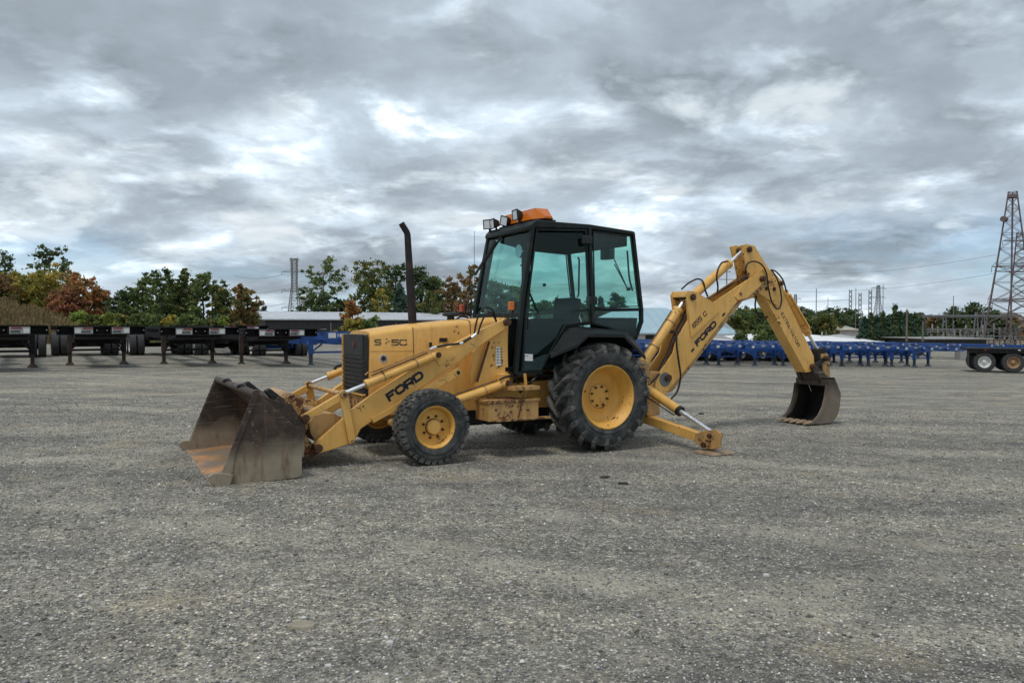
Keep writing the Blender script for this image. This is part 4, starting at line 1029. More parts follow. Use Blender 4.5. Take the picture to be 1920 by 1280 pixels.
for (u, v, y, sz, yaw, rl) in ((886 + 0, 0, 0, 0, 0, 0),)[:0] + ((917.0, 421, -.52, .125, 22, 0), (928, 420, -.40, .13, -10, 3), (949, 414.5, -.16, .125, 12, -14), (971, 403, .12, .13, -6, 3)):
    c = at(u, v, y); lm = bpy.data.objects.new('work_lamp', None); COL.objects.link(lm); lm.parent = cab; lm.location = c; lm.rotation_euler = (R(rl), R(4), R(yaw + 6))
    MB().add([(-.05, -.04, -.035), (-.05, .04, -.035), (-.05, .04, .035), (-.05, -.04, .035), (.035, -sz / 2, -sz / 2), (.035, sz / 2, -sz / 2), (.035, sz / 2, sz / 2), (.035, -sz / 2, sz / 2)],
             [(0, 1, 2, 3), (7, 6, 5, 4), (0, 4, 5, 1), (1, 5, 6, 2), (2, 6, 7, 3), (3, 7, 4, 0)]).build('lamp_housing', M['black'], lm, .008)
    f = MB(); h = sz / 2 - .004
    for a, b in (((-h, -h), (h, -h)), ((h, -h), (h, h)), ((h, h), (-h, h)), ((-h, h), (-h, -h))): f.beam((.042, a[0], a[1]), (.042, b[0], b[1]), .012, .012, ext=.005)
    f.build('lamp_rim', M['black'], lm, .002); MB().box((.039, 0, 0), (.008, sz - .02, sz - .02)).build('lamp_lens', M['lens'], lm)
    MB().beam((-.01, 0, -.04), (-.03, 0, -.14), .03, .02).build('lamp_bracket', M['black'], lm, .003)
# indicator lamps, mirrors, screen wiper
for s, u, v, y in ((1, 960.5, 573.5, .70), (-1, 868, 578, -.72)):
    c = at(u, v, y); il = bpy.data.objects.new('indicator_lamp', None); COL.objects.link(il); il.parent = cab; il.location = c
    MB().box((.015, 0, 0), (.045, .085, .10)).build('indicator_lens', M['amber_dark'] if s < 0 else M['amber'], il, .008); MB().box((-.02, 0, 0), (.03, .09, .105)).build('indicator_body', M['black'], il, .008)
    MB().cyl((-.01, 0, -.05), (-.01, -s * .0, -.12), .012, 8).build('indicator_stem', M['black'], il)
wa = MB(); p0, p1, p2 = at(949, 437, -.12) + Vector((.04, 0, 0)), at(925, 478, -.30) + Vector((.05, 0, 0)), at(897, 516, -.47) + Vector((.05, 0, 0))
wa.tube([p0, p1, p2], [.016, .012, .010], 8); wa.beam(at(936, 452, -.2) + Vector((.05, 0, 0)), p2, .012, .03); wa.build('windscreen_wiper', M['black'], cab)
mr = MB(); mr.tube(bez([at(878, 592, -.72), at(878, 560, -.80), at(884, 542, -.84), at(893, 535, -.80)], 6), .011, 8); mr.build('mirror_arm', M['black'], cab)
hz_ = MB()
hose([at(855, 590, -.35), at(866, 586, -.40), at(880, 590, -.42), at(884, 600, -.40)], .015); hose([at(850, 606, -.30), at(862, 594, -.36), at(876, 595, -.40), at(882, 604, -.40)], .012)

# --- rear mudguards
OUT = [(1034, 664, 1.02), (1083, 644, 1.06), (1104, 624.5, 1.06), (1170, 626, 1.06), (1211, 668, 1.06)]
INN = [(1031, 660, .69), (1062, 611.5, .735), (1084, 611, .75), (1178, 621, .75), (1197, 645, .75)]
for s in (1, -1):
    fo_ = [at(u, v, y) for u, v, y in OUT]; fi_ = [at(u, v, y) for u, v, y in INN]
    vs = []; n = 5
    for a in fi_: vs.append(flip(a, s))
    for a in fo_: vs.append(flip(a, s))
    for a in fo_: vs.append(flip(a + Vector((0, 0, -.045)), s))
    for a in fo_: vs.append(flip(a + Vector((0, -.02, -.045)), s))
    for a in fo_: vs.append(flip(a + Vector((0, -.025, -.02)), s))
    for a in fi_: vs.append(flip(a + Vector((0, 0, -.02)), s))
    fs = []
    for r_ in range(6):
        for i in range(n - 1): fs.append((r_ * n + i, r_ * n + i + 1, ((r_ + 1) % 6) * n + i + 1, ((r_ + 1) % 6) * n + i))
    fs += [tuple(r_ * n for r_ in range(6)), tuple(r_ * n + n - 1 for r_ in range(5, -1, -1))]
    MB().add(vs, fs).build('mudguard', M['fender'], loader, .008, ang=30)
    # inner wheel-arch skirt closing the gap to the cab
    sk = MB()
    for a, b in zip(fi_[:-1], fi_[1:]):
        P = [flip(a, s), flip(b, s), flip(Vector((b.x, .60, b.z - .10)), s), flip(Vector((a.x, .60, a.z - .10)), s)]
        sk.add(P + [p + Vector((0, -s * .015, -.015)) for p in P], [(0, 1, 2, 3), (7, 6, 5, 4), (0, 4, 5, 1), (1, 5, 6, 2), (2, 6, 7, 3), (3, 7, 4, 0)])
    sk.build('wheel_arch', M['fender'], loader)
    # lower cab sill
    MB().beam(flip(A0 + Vector((0, 0, -.01)), s), flip(D1 + Vector((-.0, 0, -.01)), s), .06, .05).build('cab_sill', M['cabframe'], cab, .006)

# --- rear frame, boom, dipper
rf = MB(); rf.box((-1.12, 0, .70), (.26, .96, .62)); rf.box((-1.25, 0, .42), (.22, 1.10, .22))
rf.build('rear_frame_block', M['yellow_worn'], loader, .015)
sp_ = MB(); sp_.cyl((-1.45, 0, .36), (-1.45, 0, 1.02), .075, 24); sp_.box((-1.32, 0, .45), (.30, .30, .06)); sp_.box((-1.32, 0, .93), (.30, .30, .06)); sp_.box((-1.58, 0, .66), (.24, .26, .40)); sp_.build('swing_post', M['yellow_worn'], loader, .01)

YB = .155
boom = bpy.data.objects.new('boom', None); COL.objects.link(boom); boom.parent = loader
body_px = [(1287, 560), (1290, 600), (1269, 636), (1262, 662), (1240, 694), (1229, 716), (1228, 735), (1236, 750), (1250, 737), (1298.6, 677), (1383, 564), (1400, 559), (1437, 526), (1441, 512), (1430, 504), (1419, 512), (1390, 532), (1345, 562), (1338, 567)]
BP = xz(body_px, YB)
for s in (1, -1): prism_s(BP, YB - .022, YB, s).build('side_plate', M['yellow'], boom, .005)
web_px = [(1296, 640), (1271, 655), (1244, 700), (1234, 735), (1248, 733), (1296, 672), (1380, 565), (1398, 559), (1432, 530), (1436, 523), (1418, 532), (1385, 558), (1330, 602)]
MB().prism(xz(web_px, 0), -YB + .023, YB - .023).build('box_web', M['yellow_worn'], boom)
# hump plates that carry the crowd cylinder, and their lid
for s in (1, -1):
    prism_s(xz([(1286.5, 552), (1290, 545), (1305, 547), (1338, 567), (1349, 584), (1296, 633)], YB + .014), YB, YB + .014, s).build('hump_plate', M['yellow'], boom, .004)
lid = xz([(1288, 553), (1291, 545.5), (1306, 548), (1311, 552)], YB)
MB().prism([lid[0], lid[1], lid[2], (lid[2][0], lid[2][1] - .03), (lid[0][0] - .0, lid[0][1] - .03)], -YB - .01, YB - .001).build('hump_lid', M['yellow'], boom, .004)
# end strap at the elbow
for s in (1, -1): prism_s(xz([(1392, 534), (1420, 513), (1431, 504), (1441, 512), (1437, 526), (1401, 559), (1384, 563), (1378, 556)], YB + .012), YB, YB + .012, s).build('elbow_plate', M['yellow'], boom, .004)
for (u, v, r, L_) in ((1297, 557, .046, .40), (1426.5, 523, .045, .44), (1251, 708, .05, .40), (1388, 551, .028, .345)):
    p = at(u, v, YB); pin((p.x, 0, p.z), r, L_, boom, M['pin'] if r > .03 else M['yellow_worn'])
dk = at(1247, 711, YB + .002); MB().cyl((dk.x, YB, dk.z), (dk.x, YB + .004, dk.z), .10, 28).build('worn_patch', M['slab'] if False else simple('bare_metal_patch', (.16, .17, .18), .6, .3), boom)
YL = YB + .0145
fo, ft = at(1308.5, 649, YB + .001), at(1351.5, 601, YB + .001)
Ud = (ft - fo).normalized(); Vd = Vector((-Ud.z, 0, Ud.x)); Vd = Vd if Vd.z > 0 else -Vd
letters('maker_name', 'FORD', fo, Ud, Vd, .094, M['decal'], boom, .30, gap=.26, wide=1.12)
for (u, v) in ((1299.5, 657), (1357.5, 590.5)): c = at(u, v, YB + .001); MB().beam(c - Ud * .035 + Vd * .01, c + Ud * .035 + Vd * .01, .003, .03, up=Vd).build('decal_dash', M['decal'], boom)
fo, ft = at(1301.5, 615.5, YL + .001), at(1331, 584, YL + .001); U2 = (ft - fo).normalized(); V2 = Vector((-U2.z, 0, U2.x)); V2 = V2 if V2.z > 0 else -V2
letters('model_number', '655', fo, U2, V2, .070, M['decal'], boom, .17, gap=.28, wide=.95); letters('model_letter', 'C', fo + U2 * .263, U2, V2, .070, M['decal'], boom, .17, gap=.28, wide=.95)
# boom ram and crowd ram
ram('boom_cylinder', at(1206, 682, 0), at(1285, 560, 0), .070, .835, loader, .034)
ram('crowd_cylinder', at(1297, 557, 0), at(1396, 467, 0), .064, .70, loader, .027, pipe=False)
# bundles of steel pipes and hoses along the boom
hr = random.Random(2)
for k in range(5):
    y = -.09 + .045 * k
    pts = [at(1232 - 4 + k, 706, y), at(1248, 668 + k * 2, y), at(1262 + k, 632, y), at(1277 + k * 1.5, 600, y), at(1287 + k, 580, y)]
    MB().tube(bez(pts, 6), .010, 8).build('pipe_run', M['pipe'] if k % 2 else M['hose'], boom)
for k in range(4):
    y = -.10 + .06 * k
    pts = [at(1318, 560 + k, y), at(1335, 556, y), at(1360, 541 - k, y), at(1385, 525, y), at(1400, 516, y)]
    MB().tube(bez(pts, 6), .010, 8).build('pipe_run', M['pipe'], boom)
cb_ = MB(); cb_.box(at(1267, 622, .03), (.08, .20, .05)); cb_.build('pipe_clamp', M['pipe'], boom, .005)
hose([at(1268, 622, .17), at(1269, 650, .20), at(1273, 680, .21), at(1276, 706, .21), at(1270, 733, .20), at(1258, 748, .18)], .014, parent=boom)
hose([at(1246, 690, .1), at(1232, 706, .16), at(1216, 722, .2), at(1205, 735, .25)], .014, parent=boom)
hose([at(1365, 490, .07), at(1352, 494, .12), at(1344, 515, .13), at(1346, 538, .10), at(1344, 552, .06)], .013, parent=boom)
hose([at(1278, 542, -.10), at(1292, 530, -.10), at(1308, 523, -.05), at(1318, 528, .05), at(1322, 543, .06), at(1327, 556, .05)], .013, parent=boom)
hose([at(1392, 494, -.12), at(1386, 503, -.12), at(1382, 520, -.10)], .010, parent=boom)
hose([at(1400, 512, .16), at(1398, 505, .19), at(1402, 494, .19), at(1414, 490, .19), at(1428, 496, .19), at(1437, 512, .19), at(1440, 535, .19), at(1446, 562, .19), at(1455, 578, .19), at(1463, 575, .19), at(1465, 555, .19), at(1458, 525, .19), at(1446, 505, .18)], .012, parent=boom)
hose([at(1447, 506, .1), at(1456, 510, .12), at(1468, 525, .12), at(1475, 548, .10)], .012, parent=boom)
hose([at(1418, 553, -.05), at(1416, 575, -.05), at(1422, 590, -.05), at(1436, 595, -.05), at(1446, 588, -.05)], .013, parent=boom)
hose([at(1405, 512, .13), at(1399, 520, .12), at(1392, 527, .10)], .012, parent=boom)

dip = bpy.data.objects.new('dipper_arm', None); COL.objects.link(dip); dip.parent = loader
YD = .10
dp = [(1385, 461), (1400, 457.5), (1415.5, 461), (1430, 485), (1441, 503), (1452, 511), (1467, 529), (1472, 553), (1526, 668), (1527, 690), (1519, 697), (1510.5, 698), (1427, 545), (1418, 540), (1409, 520), (1396, 490), (1386, 468)]
YDp = .118
up_px = [(1389, 460), (1400, 457.5), (1415.5, 461), (1430, 485), (1441, 503), (1452, 511), (1467, 529), (1472, 553), (1458, 574), (1427, 552), (1412, 540), (1402, 515), (1397, 490)]
for s in (1, -1): prism_s(xz(up_px, YDp), YDp - .022, YDp, s).build('head_plate', M['yellow'], dip, .005)
MB().prism(xz([(1402, 508), (1412, 504), (1450, 534), (1462, 550), (1450, 572), (1425, 545)], 0), -YDp + .023, YDp - .023).build('head_web', M['yellow_worn'], dip)
low = [(1424, 540), (1462, 540), (1472, 556), (1526, 667), (1528, 690), (1519, 697.5), (1510.5, 698)]
MB().prism(xz(low, YD), -YD, YD).build('box_beam', M['yellow'], dip, .006)
for (u, v, r, L_) in ((1404, 468, .045, .30), (1464, 531, .036, .30), (1437, 541, .028, .27), (1451, 542, .030, .27), (1523, 687, .045, .32), (1516, 700, .0, 0)):
    if r: p = at(u, v, YDp); pin((p.x, 0, p.z), r, L_, dip)
fo, ft = at(1464, 589, YD + .001), at(1500, 659, YD + .001); Ud = (ft - fo).normalized(); Vd = Vector((-Ud.z, 0, Ud.x))
Vd = Vd if (Vd.x < 0) else -Vd
letters('arm_lettering', 'EXTRA-VATOR', fo + Vd * .0, Ud, Vd, .062, M['decal'], dip, .15, gap=.28, wide=.85)
ram('bucket_cylinder', at(1470, 548, 0), at(1542, 672, 0), .056, .62, loader, .026)
MB().beam(at(1474, 552, .0) + Vector((0, 0, .0)), at(1511, 615, 0), .17, .03, up=(1, 0, 0)).build('cylinder_guard', M['yellow'], dip, .005)
# linkage
for s in (1, -1):
    a, b_, c3 = at(1546, 672, .10), at(1524, 690, .10), at(1549, 722, .10)
    MB().beam(flip(a, s), flip(b_, s), .03, .075, up=(1, 0, 0), ext=.03).build('tipping_link', M['black'], dip, .005)
MB().prism(xz([(1527, 655), (1540, 651), (1545, 672), (1546, 702), (1531, 708), (1528, 690)], 0), -.075, .075).build('link_block', M['hoe_in'], dip, .006)
MB().prism(xz([(1540, 664), (1552, 662), (1556, 674), (1557, 706), (1550, 714), (1544, 700)], .1), -.10, .10).build('link_arm', M['yellow_worn'], dip, .006)
p = at(1547, 672, .1); pin((p.x, 0, p.z), .04, .34, dip)
# --- digging bucket: mouth towards the machine, teeth on the ground
hoe = bpy.data.objects.new('digging_bucket', None); COL.objects.link(hoe); hoe.parent = loader
YK = .30
sd = [(1519, 794.5), (1534, 779), (1542, 762), (1546, 745), (1549, 722), (1551, 712), (1566, 711), (1577, 739), (1575, 762), (1571, 778), (1562, 791), (1540, 795)]
SK = xz(sd, YK)
for s in (1, -1):
    prism_s(SK, YK - .02, YK, s).build('side_plate', M['hoe_bucket'], hoe, .005)
    prism_s(xz([(1519, 794.5), (1534, 779), (1542, 762), (1546, 745), (1549, 722), (1553, 722), (1551, 748), (1547, 766), (1538, 783), (1526, 795)], YK + .014), YK, YK + .014, s).build('side_strip', M['hoe_bucket'], hoe, .003)
shp = [SK[0], SK[11], SK[10], SK[9], SK[8], SK[7], SK[6], SK[5]]
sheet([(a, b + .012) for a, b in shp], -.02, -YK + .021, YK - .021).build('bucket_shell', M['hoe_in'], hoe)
cxk = sum(a for a, b in SK) / len(SK); czk = sum(b for a, b in SK) / len(SK)
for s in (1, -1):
    prism_s([(a - (.075 if i in (0, 1, 2, 3, 4) else 0) + (.0 if i < 6 else .006), b + (.02 if i in (0, 11) else 0)) for i, (a, b) in enumerate(SK)], YK - .027, YK - .0205, s).build('shade_lining', M['hoe_in'], hoe)  # added dark sheets: the shade inside the deep bucket painted on
tops = [SK[5], (SK[5][0] + .0, SK[5][1] - .09), (SK[5][0] - .03, SK[5][1] - .09), (SK[5][0] - .03, SK[5][1])]
MB().prism([(SK[5][0] + .02, SK[5][1] + .0), (SK[5][0] + .012, SK[5][1] - .10), (SK[5][0] - .02, SK[5][1] - .10), (SK[5][0] - .02, SK[5][1] + .0)], -YK, YK - .0).build('mouth_bar', M['hoe_bucket'], hoe, .006)
tp_ = SK[5]; MB().prism([(tp_[0] + .04, tp_[1] - .02), (tp_[0] + .10, tp_[1] + .10), (tp_[0] + .0, tp_[1] + .13), (tp_[0] - .14, tp_[1] + .06), (tp_[0] - .14, tp_[1] - .02)], -YK + .06, YK - .10).build('bucket_neck', M['hoe_bucket'], hoe, .01)
for s in (1, -1):
    prism_s([(tp_[0] + .05, tp_[1] - .04), (tp_[0] + .17, tp_[1] + .16), (tp_[0] + .07, tp_[1] + .21), (tp_[0] - .12, tp_[1] + .09), (tp_[0] - .15, tp_[1] - .04)], .14, .17, s).build('bucket_ear', M['hoe_bucket'], hoe, .005)
t0 = SK[0]
for k in range(5):
    y = -YK + .04 + k * (2 * YK - .08) / 4
    MB().add([(t0[0] - .08, y - .045, t0[1] + .045), (t0[0] - .08, y + .045, t0[1] + .045), (t0[0] - .08, y + .045, t0[1] - .005), (t0[0] - .08, y - .045, t0[1] - .005),
              (t0[0] + .10, y - .026, t0[1] + .012), (t0[0] + .10, y + .026, t0[1] + .012), (t0[0] + .10, y + .026, t0[1] - .006), (t0[0] + .10, y - .026, t0[1] - .006)],
             [(0, 1, 2, 3), (7, 6, 5, 4), (0, 4, 5, 1), (1, 5, 6, 2), (2, 6, 7, 3), (3, 7, 4, 0)]).build('bucket_tooth', M['tooth'], hoe, .006)
MB().box((t0[0] - .06, 0, t0[1] + .012), (.12, 2 * YK - .05, .03)).build('cutting_lip', M['tooth'], hoe, .004)

# --- stabiliser legs, spread out sideways
XS = -1.22
for s in (1, -1):
    sb = bpy.data.objects.new('stabiliser', None); COL.objects.link(sb); sb.parent = loader
    def fx_(p, s=s): return Vector((p.x, p.y * s, p.z))
    a0, a1 = Vector((XS, .36, .27)), atx(1322, 822, XS)
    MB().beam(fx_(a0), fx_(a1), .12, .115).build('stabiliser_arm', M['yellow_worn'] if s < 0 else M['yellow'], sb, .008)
    hp1 = atx(1333, 822, XS)
    for dx in (-.075, .06):
        pl = [atx(u, v, XS + dx) for u, v in ((1306, 812), (1322, 808), (1344, 804), (1355, 815), (1352, 838), (1338, 842), (1316, 838), (1303, 826))]
        vs = [fx_(p) for p in pl] + [fx_(p + Vector((.018, 0, 0))) for p in pl]; n = len(pl)
        MB().add(vs, [tuple(range(n)), tuple(range(2 * n - 1, n - 1, -1))] + [(i, (i + 1) % n, (i + 1) % n + n, i + n) for i in range(n)]).build('foot_cheek', M['yellow_worn'], sb, .004)
    for (u, v, r) in ((1341, 816, .026), (1330, 833, .034)):
        p = fx_(atx(u, v, XS)); MB().cyl(p + Vector((-.10, 0, 0)), p + Vector((.11, 0, 0)), r, 16).build('foot_pin', M['pin'], sb)
    c = fx_(atx(1337, 846, XS)); cz = c.z + .012
    pd = MB(); pd.add([(XS - .17, c.y - .15, cz), (XS + .15, c.y - .15, cz), (XS + .15, c.y + .15, cz), (XS - .17, c.y + .15, cz), (XS - .19, c.y - .17, cz - .03), (XS + .17, c.y - .17, cz - .03), (XS + .17, c.y + .17, cz - .03), (XS - .19, c.y + .17, cz - .03)],
        [(0, 1, 2, 3), (7, 6, 5, 4), (0, 4, 5, 1), (1, 5, 6, 2), (2, 6, 7, 3), (3, 7, 4, 0)])
    pd.build('foot_pad', M['tooth'], sb, .004)
    rp0, rp1 = fx_(atx(1212, 728, XS)), fx_(atx(1341, 815, XS)); d = rp1 - rp0
    mb = MB(); q = rp0 + d * .52; dn = d.normalized(); mb.cyl(rp0 - dn * .05, q, .060, 24); mb.build('stabiliser_cylinder', M['yellow'], sb)
    MB().cyl(q - dn * .03, q + dn * .012, .066, 24).build('gland_nut', M['black'], sb)
    MB().cyl(q, rp1, .031, 20).build('stabiliser_rod', M['chrome'], sb)
    up = Vector((0, 0, 1)); MB().tube([rp0 + Vector((.03, 0, -.09)), rp0 + d * .45 + Vector((.03, 0, -.085)), rp0 + d * .49 + Vector((.02, 0, -.05))], .008, 6).build('feed_pipe', M['pipe'], sb)

# ------------------------------------------------------------------ container chassis trailers
M['tblack'] = simple('trailer_black_paint', (.008, .008, .009), .65, 0, .4, 3, .1, (.04, .028, .022), .3, 5, spec=.2)
M['tblue'] = simple('trailer_blue_paint', (.016, .07, .26), .45, 0, .25, 3, .05, (.02, .05, .15), .2, 4)
M['tblue_dark'] = simple('trailer_dark_blue_paint', (.012, .04, .15), .55, 0, .3, 3, .05)
M['rustleg'] = simple('rusty_leg', (.052, .034, .026), .8, .2, .5, 6, .2)
M['greyleg'] = simple('grey_leg', (.045, .06, .08), .7, .2, .3, 6, .1)
M['placard'] = simple('grey_placard', (.30, .295, .29), .6, 0, .1, 5, 0)
M['reflector'] = simple('red_reflector', (.20, .03, .03), .4, 0, .2, 5, 0)
M['whitepaint'] = simple('white_paint', (.62, .62, .60), .55, 0, .15, 4, 0)
M['tanhub'] = simple('rusty_tan_hub', (.34, .21, .11), .6, .1, .3, 9, .1)
def trailer_wheel(parent, x, y, side, mats=('rubber_far', 'whitepaint'), r=.51, w=.27):
    o = MB(); o.lathe([(.29, w * .42), (.31, w * .48), (.42, w * .52), (r - .03, w * .46), (r - .005, w * .38), (r, w * .15), (r, -w * .15), (r - .005, -w * .38), (r - .03, -w * .46), (.42, -w * .52), (.31, -w * .48), (.29, -w * .42)], seg=30)
    t = o.build('tyre', M[mats[0]], parent); t.rotation_euler = (0, 0, R(90)); t.location = (x, y, r)
    q = MB(); sg = -side
    q.lathe([(.285, w * .42), (.30, w * .46), (.28, w * .47), (.265, w * .2), (.20, w * .0), (.12, w * .02), (.10, w * .25), (.06, w * .42), (.001, w * .42)], seg=24)
    h = q.build('rim', M[mats[1]], parent); h.rotation_euler = (0, 0, R(90) + (0 if sg > 0 else math.pi)); h.location = (x, y, r)
    return t
def make_chassis(style):
    """x across, y from the front (0) towards the rear; style: black straight frame or blue gooseneck"""
    blue = style == 'blue'; P = M['tblue'] if blue else M['tblack']; root = empty('container_chassis', None, None); root['category'] = 'trailer'
    L = 12.2; zt = 1.32 if not blue else 1.22
    Wd = 1.22
    # front bolster: open channel with recessed cells between stiffeners
    g = MB()
    if not blue:
        g.box((0, .02, zt - .012), (2 * Wd, .26, .024)); g.box((0, .02, zt - .258), (2 * Wd, .26, .024)); g.box((0, .13, zt - .135), (2 * Wd, .02, .24))
        for xx in (-Wd + .01, -.72, -.24, .24, .72, Wd - .01): g.box((xx, .02, zt - .135), (.02, .24, .225))
        g.build('front_bolster', P, root)
        for xx, red in ((-.50, 1), (.52, 0)):
            pl = MB().box((xx, -.10, zt - .135), (.50, .012, .20)).build('placard', M['placard'], root)
            if red or True:
                MB().box((xx + (.11 if red else -.08), -.108, zt - .07), (.26, .006, .05)).build('placard_band', M['reflector'], pl)
            MB().box((xx - (.15 if red else -.16), -.108, zt - .15), (.15, .006, .13)).build('placard_sticker', M['whitepaint'], pl)
            letters('placard_number', '4013' if red else '4010', (xx + (-.05 if red else -.22), -.1085, zt - .21), (1, 0, 0), (0, 0, 1), .075, M['decal'], pl, .24, gap=.25, wide=.9)
        for xx in (-.14, .14, -1.17, 1.17): MB().cyl((xx, -.115, zt - .13), (xx, -.09, zt - .13), .018, 10).build('marker_lamp', M['placard'], root)
        MB().prism([(.16, zt - .27), (.16, zt - .34), (1.9, zt - .46), (1.9, zt - .27)], -.72, .72, axis='x').build('coupler_plate', P, root)
        MB().box((0, 1.95, zt - .42), (1.35, .05, .34)).build('skirt_plate', P, root); MB().cyl((.0, 4.2, .78), (.0, 5.3, .78), .17, 14).build('air_tank', P, root)
    else:
        g.box((0, .06, zt - .09), (2 * Wd, .20, .18)); g.build('front_bolster', P, root)
        for xx in (-.86, .86): MB().box((xx, -.045, zt - .09), (.22, .012, .12)).build('placard', M['whitepaint'], root)
        for xx in (-Wd + .09, Wd - .09): MB().box((xx, .0, zt + .03), (.16, .20, .08)).build('twist_lock', M['tblue_dark'], root)
        MB().box((0, -.05, zt - .05), (.3, .02, .12)).build('glad_hand_plate', M['placard'], root)
    # main rails, deeper from behind the neck
    for s in (-1, 1):
        r_ = MB(); x = s * .45
        z1 = zt - (.02 if not blue else .03)
        r_.prism([(.15, z1), (.15, z1 - .20), (2.2, z1 - .22), (3.0, z1 - .42), (L - .1, z1 - .42), (L - .1, z1)], x - .06, x + .06, axis='x'); r_.build('main_rail', P, root)
    for k in range(7):
        yy = 1.2 + k * 1.65; MB().box((0, yy, zt - .14), (2.2 if k in (2, 4) else .9, .09, .12)).build('crossmember', P, root)
    rbm = MB(); rbm.box((0, L, zt - .10), (2 * Wd, .18, .20)); rbm.build('rear_bolster', P, root)
    # landing gear: two legs with feet, cross shaft and braces
    yl = 2.35; lx = .80
    for s in (-1, 1):
        lm = (M['rustleg'] if s < 0 else M['tblack']) if not blue else M['tblue']
        lg = MB(); lg.box((s * lx, yl, .80), (.15, .17, .72)); lg = lg.build('landing_leg', lm if not blue else M['tblue'], root, .01)
        MB().box((s * lx, yl, .28), (.11, .12, .42)).build('inner_leg', M['rustleg'] if not blue else M['greyleg'], lg)
        MB().add([(s * lx - .16, yl - .15, .0), (s * lx + .16, yl - .15, .0), (s * lx + .16, yl + .15, .0), (s * lx - .16, yl + .15, .0), (s * lx - .08, yl - .08, .11), (s * lx + .08, yl - .08, .11), (s * lx + .08, yl + .08, .11), (s * lx - .08, yl + .08, .11)],
                 [(3, 2, 1, 0), (4, 5, 6, 7), (0, 1, 5, 4), (1, 2, 6, 5), (2, 3, 7, 6), (3, 0, 4, 7)]).build('foot', M['rustleg'] if not blue else M['greyleg'], lg)
        MB().beam((s * lx, yl, .52), (s * .35, yl + .1, zt - .40), .05, .05).build('brace', P, root); MB().beam((s * lx, yl + .05, .60), (s * .6, yl + 1.1, zt - .35), .05, .05).build('brace', P, root)
    MB().box((0, yl, .52), (2 * lx, .06, .07)).build('cross_shaft', P, root)
    MB().box((0, yl, zt - .30), (2 * lx + .1, .14, .14)).build('leg_beam', P, root)
    # tandem: bogie, axles, dual wheels, flaps, lamps
    for k, yy in enumerate((L - 2.35, L - 1.10)):
        MB().cyl((-.95, yy, .51), (.95, yy, .51), .075, 12).build('axle', P, root)
        for s in (-1, 1):
            for q in (0, 1): trailer_wheel(root, s * (.78 + .31 * q), yy, s)
    MB().box((0, L - 1.7, .80), (1.15, 2.6, .16)).build('bogie_frame', P, root)
    for s in (-1, 1):
        MB().box((s * .50, L - 1.7, .66), (.08, 2.3, .12)).build('spring_pack', P, root)
        MB().box((s * .95, L - .35, .62), (.58, .012, .62)).build('mud_flap', M['rubber_far'], root)
    return root
HEAD = R(31.5)      # the rows point away and to the left
def put(tr, u, Y, label, group, dh=0):
    x = px(u, Y); tr.location = (x, Y, gz(x, Y) + .0); tr.rotation_euler = (0, 0, HEAD + dh); tr['label'] = label; tr['group'] = group; return tr
GB = 'black container chassis trailers parked in a row on the left'
black0 = make_chassis('black')
first = True
for u, Y, lab in ((-4, 21.6, 'black chassis trailer at the left photo edge, cut off by it'), (191, 24.0, 'black chassis trailer in front of the orange-red tree, second from the left'),
                  (375, 25.4, 'black chassis trailer with two placards in the middle of the black row'), (527, 26.3, 'rightmost black chassis trailer, beside the blue one')):
    t = black0 if first else copy_tree(black0); first = False; put(t, u, Y, lab, GB)
# a black trailer frame whose wheels show between the others
t = copy_tree(black0); put(t, 452, 35.5, 'black chassis trailer behind the others, seen low between the third and fourth', GB)
blue0 = make_chassis('blue')
GU = 'blue container chassis trailers parked in rows'
put(blue0, 664, 26.6, 'blue gooseneck chassis trailer partly hidden by the loader grille', GU)
bolsign = MB(); bolsign.box((-.60, -.06, 1.17), (1.3, .02, .26)).build('name_board', M['tblue'], blue0)
letters('trailer_name', 'NNEY', (-.60, -.073, 1.11), (1, 0, 0), (0, 0, 1), .12, M['whitepaint'], blue0, .2, gap=.2, wide=.9)
MB().box((-.80, -.072, 1.17), (.26, .006, .17)).build('name_sticker', M['whitepaint'], blue0)
rows = []
names = ['blue chassis trailer seen just behind the loader boom foot', 'blue chassis trailer under the pale blue roof, left of the white wheel', 'blue chassis trailer with its legs below the lettering of the boom',
         'blue chassis trailer seen under the arch of the boom', 'blue chassis trailer directly left of the dipper arm', 'blue chassis trailer directly behind the digging bucket', 'blue chassis trailer just right of the digging bucket',
         'blue chassis trailer in front of the white flat building', 'blue chassis trailer in front of the left end of the spruces', 'blue chassis trailer in front of the spruces', 'rightmost blue chassis trailer of the front row, next to the black flatbed']
proto_b = make_chassis('blue')
for i, u in enumerate((1236, 1300, 1366, 1430, 1496, 1552, 1610, 1664, 1716, 1762, 1806)):
    t = proto_b if i == 0 else copy_tree(proto_b); put(t, u, 41.5 + i * .25, names[i], GU, R((i * 37 % 7) - 3) * 1.2)
for i, u in enumerate((1268, 1333, 1398, 1462, 1524, 1588, 1640, 1690, 1740)):
    t = copy_tree(proto_b); put(t, u, 47.0 + i * .3, ['blue trailer between the first and second row, behind the boom foot', 'blue trailer just behind the one with the white wheel', 'blue trailer close behind the front row, below the boom lettering', 'blue trailer close behind the front row, under the elbow', 'blue trailer close behind the front row, at the dipper end',
        'blue trailer close behind the front row, above the digging bucket', 'blue trailer close behind the front row, right of the digging bucket', 'blue trailer close behind the front row, before the left spruces', 'blue trailer close behind the front row, before the right spruces'][i], GU, R((i * 53 % 9) - 4) * .8)
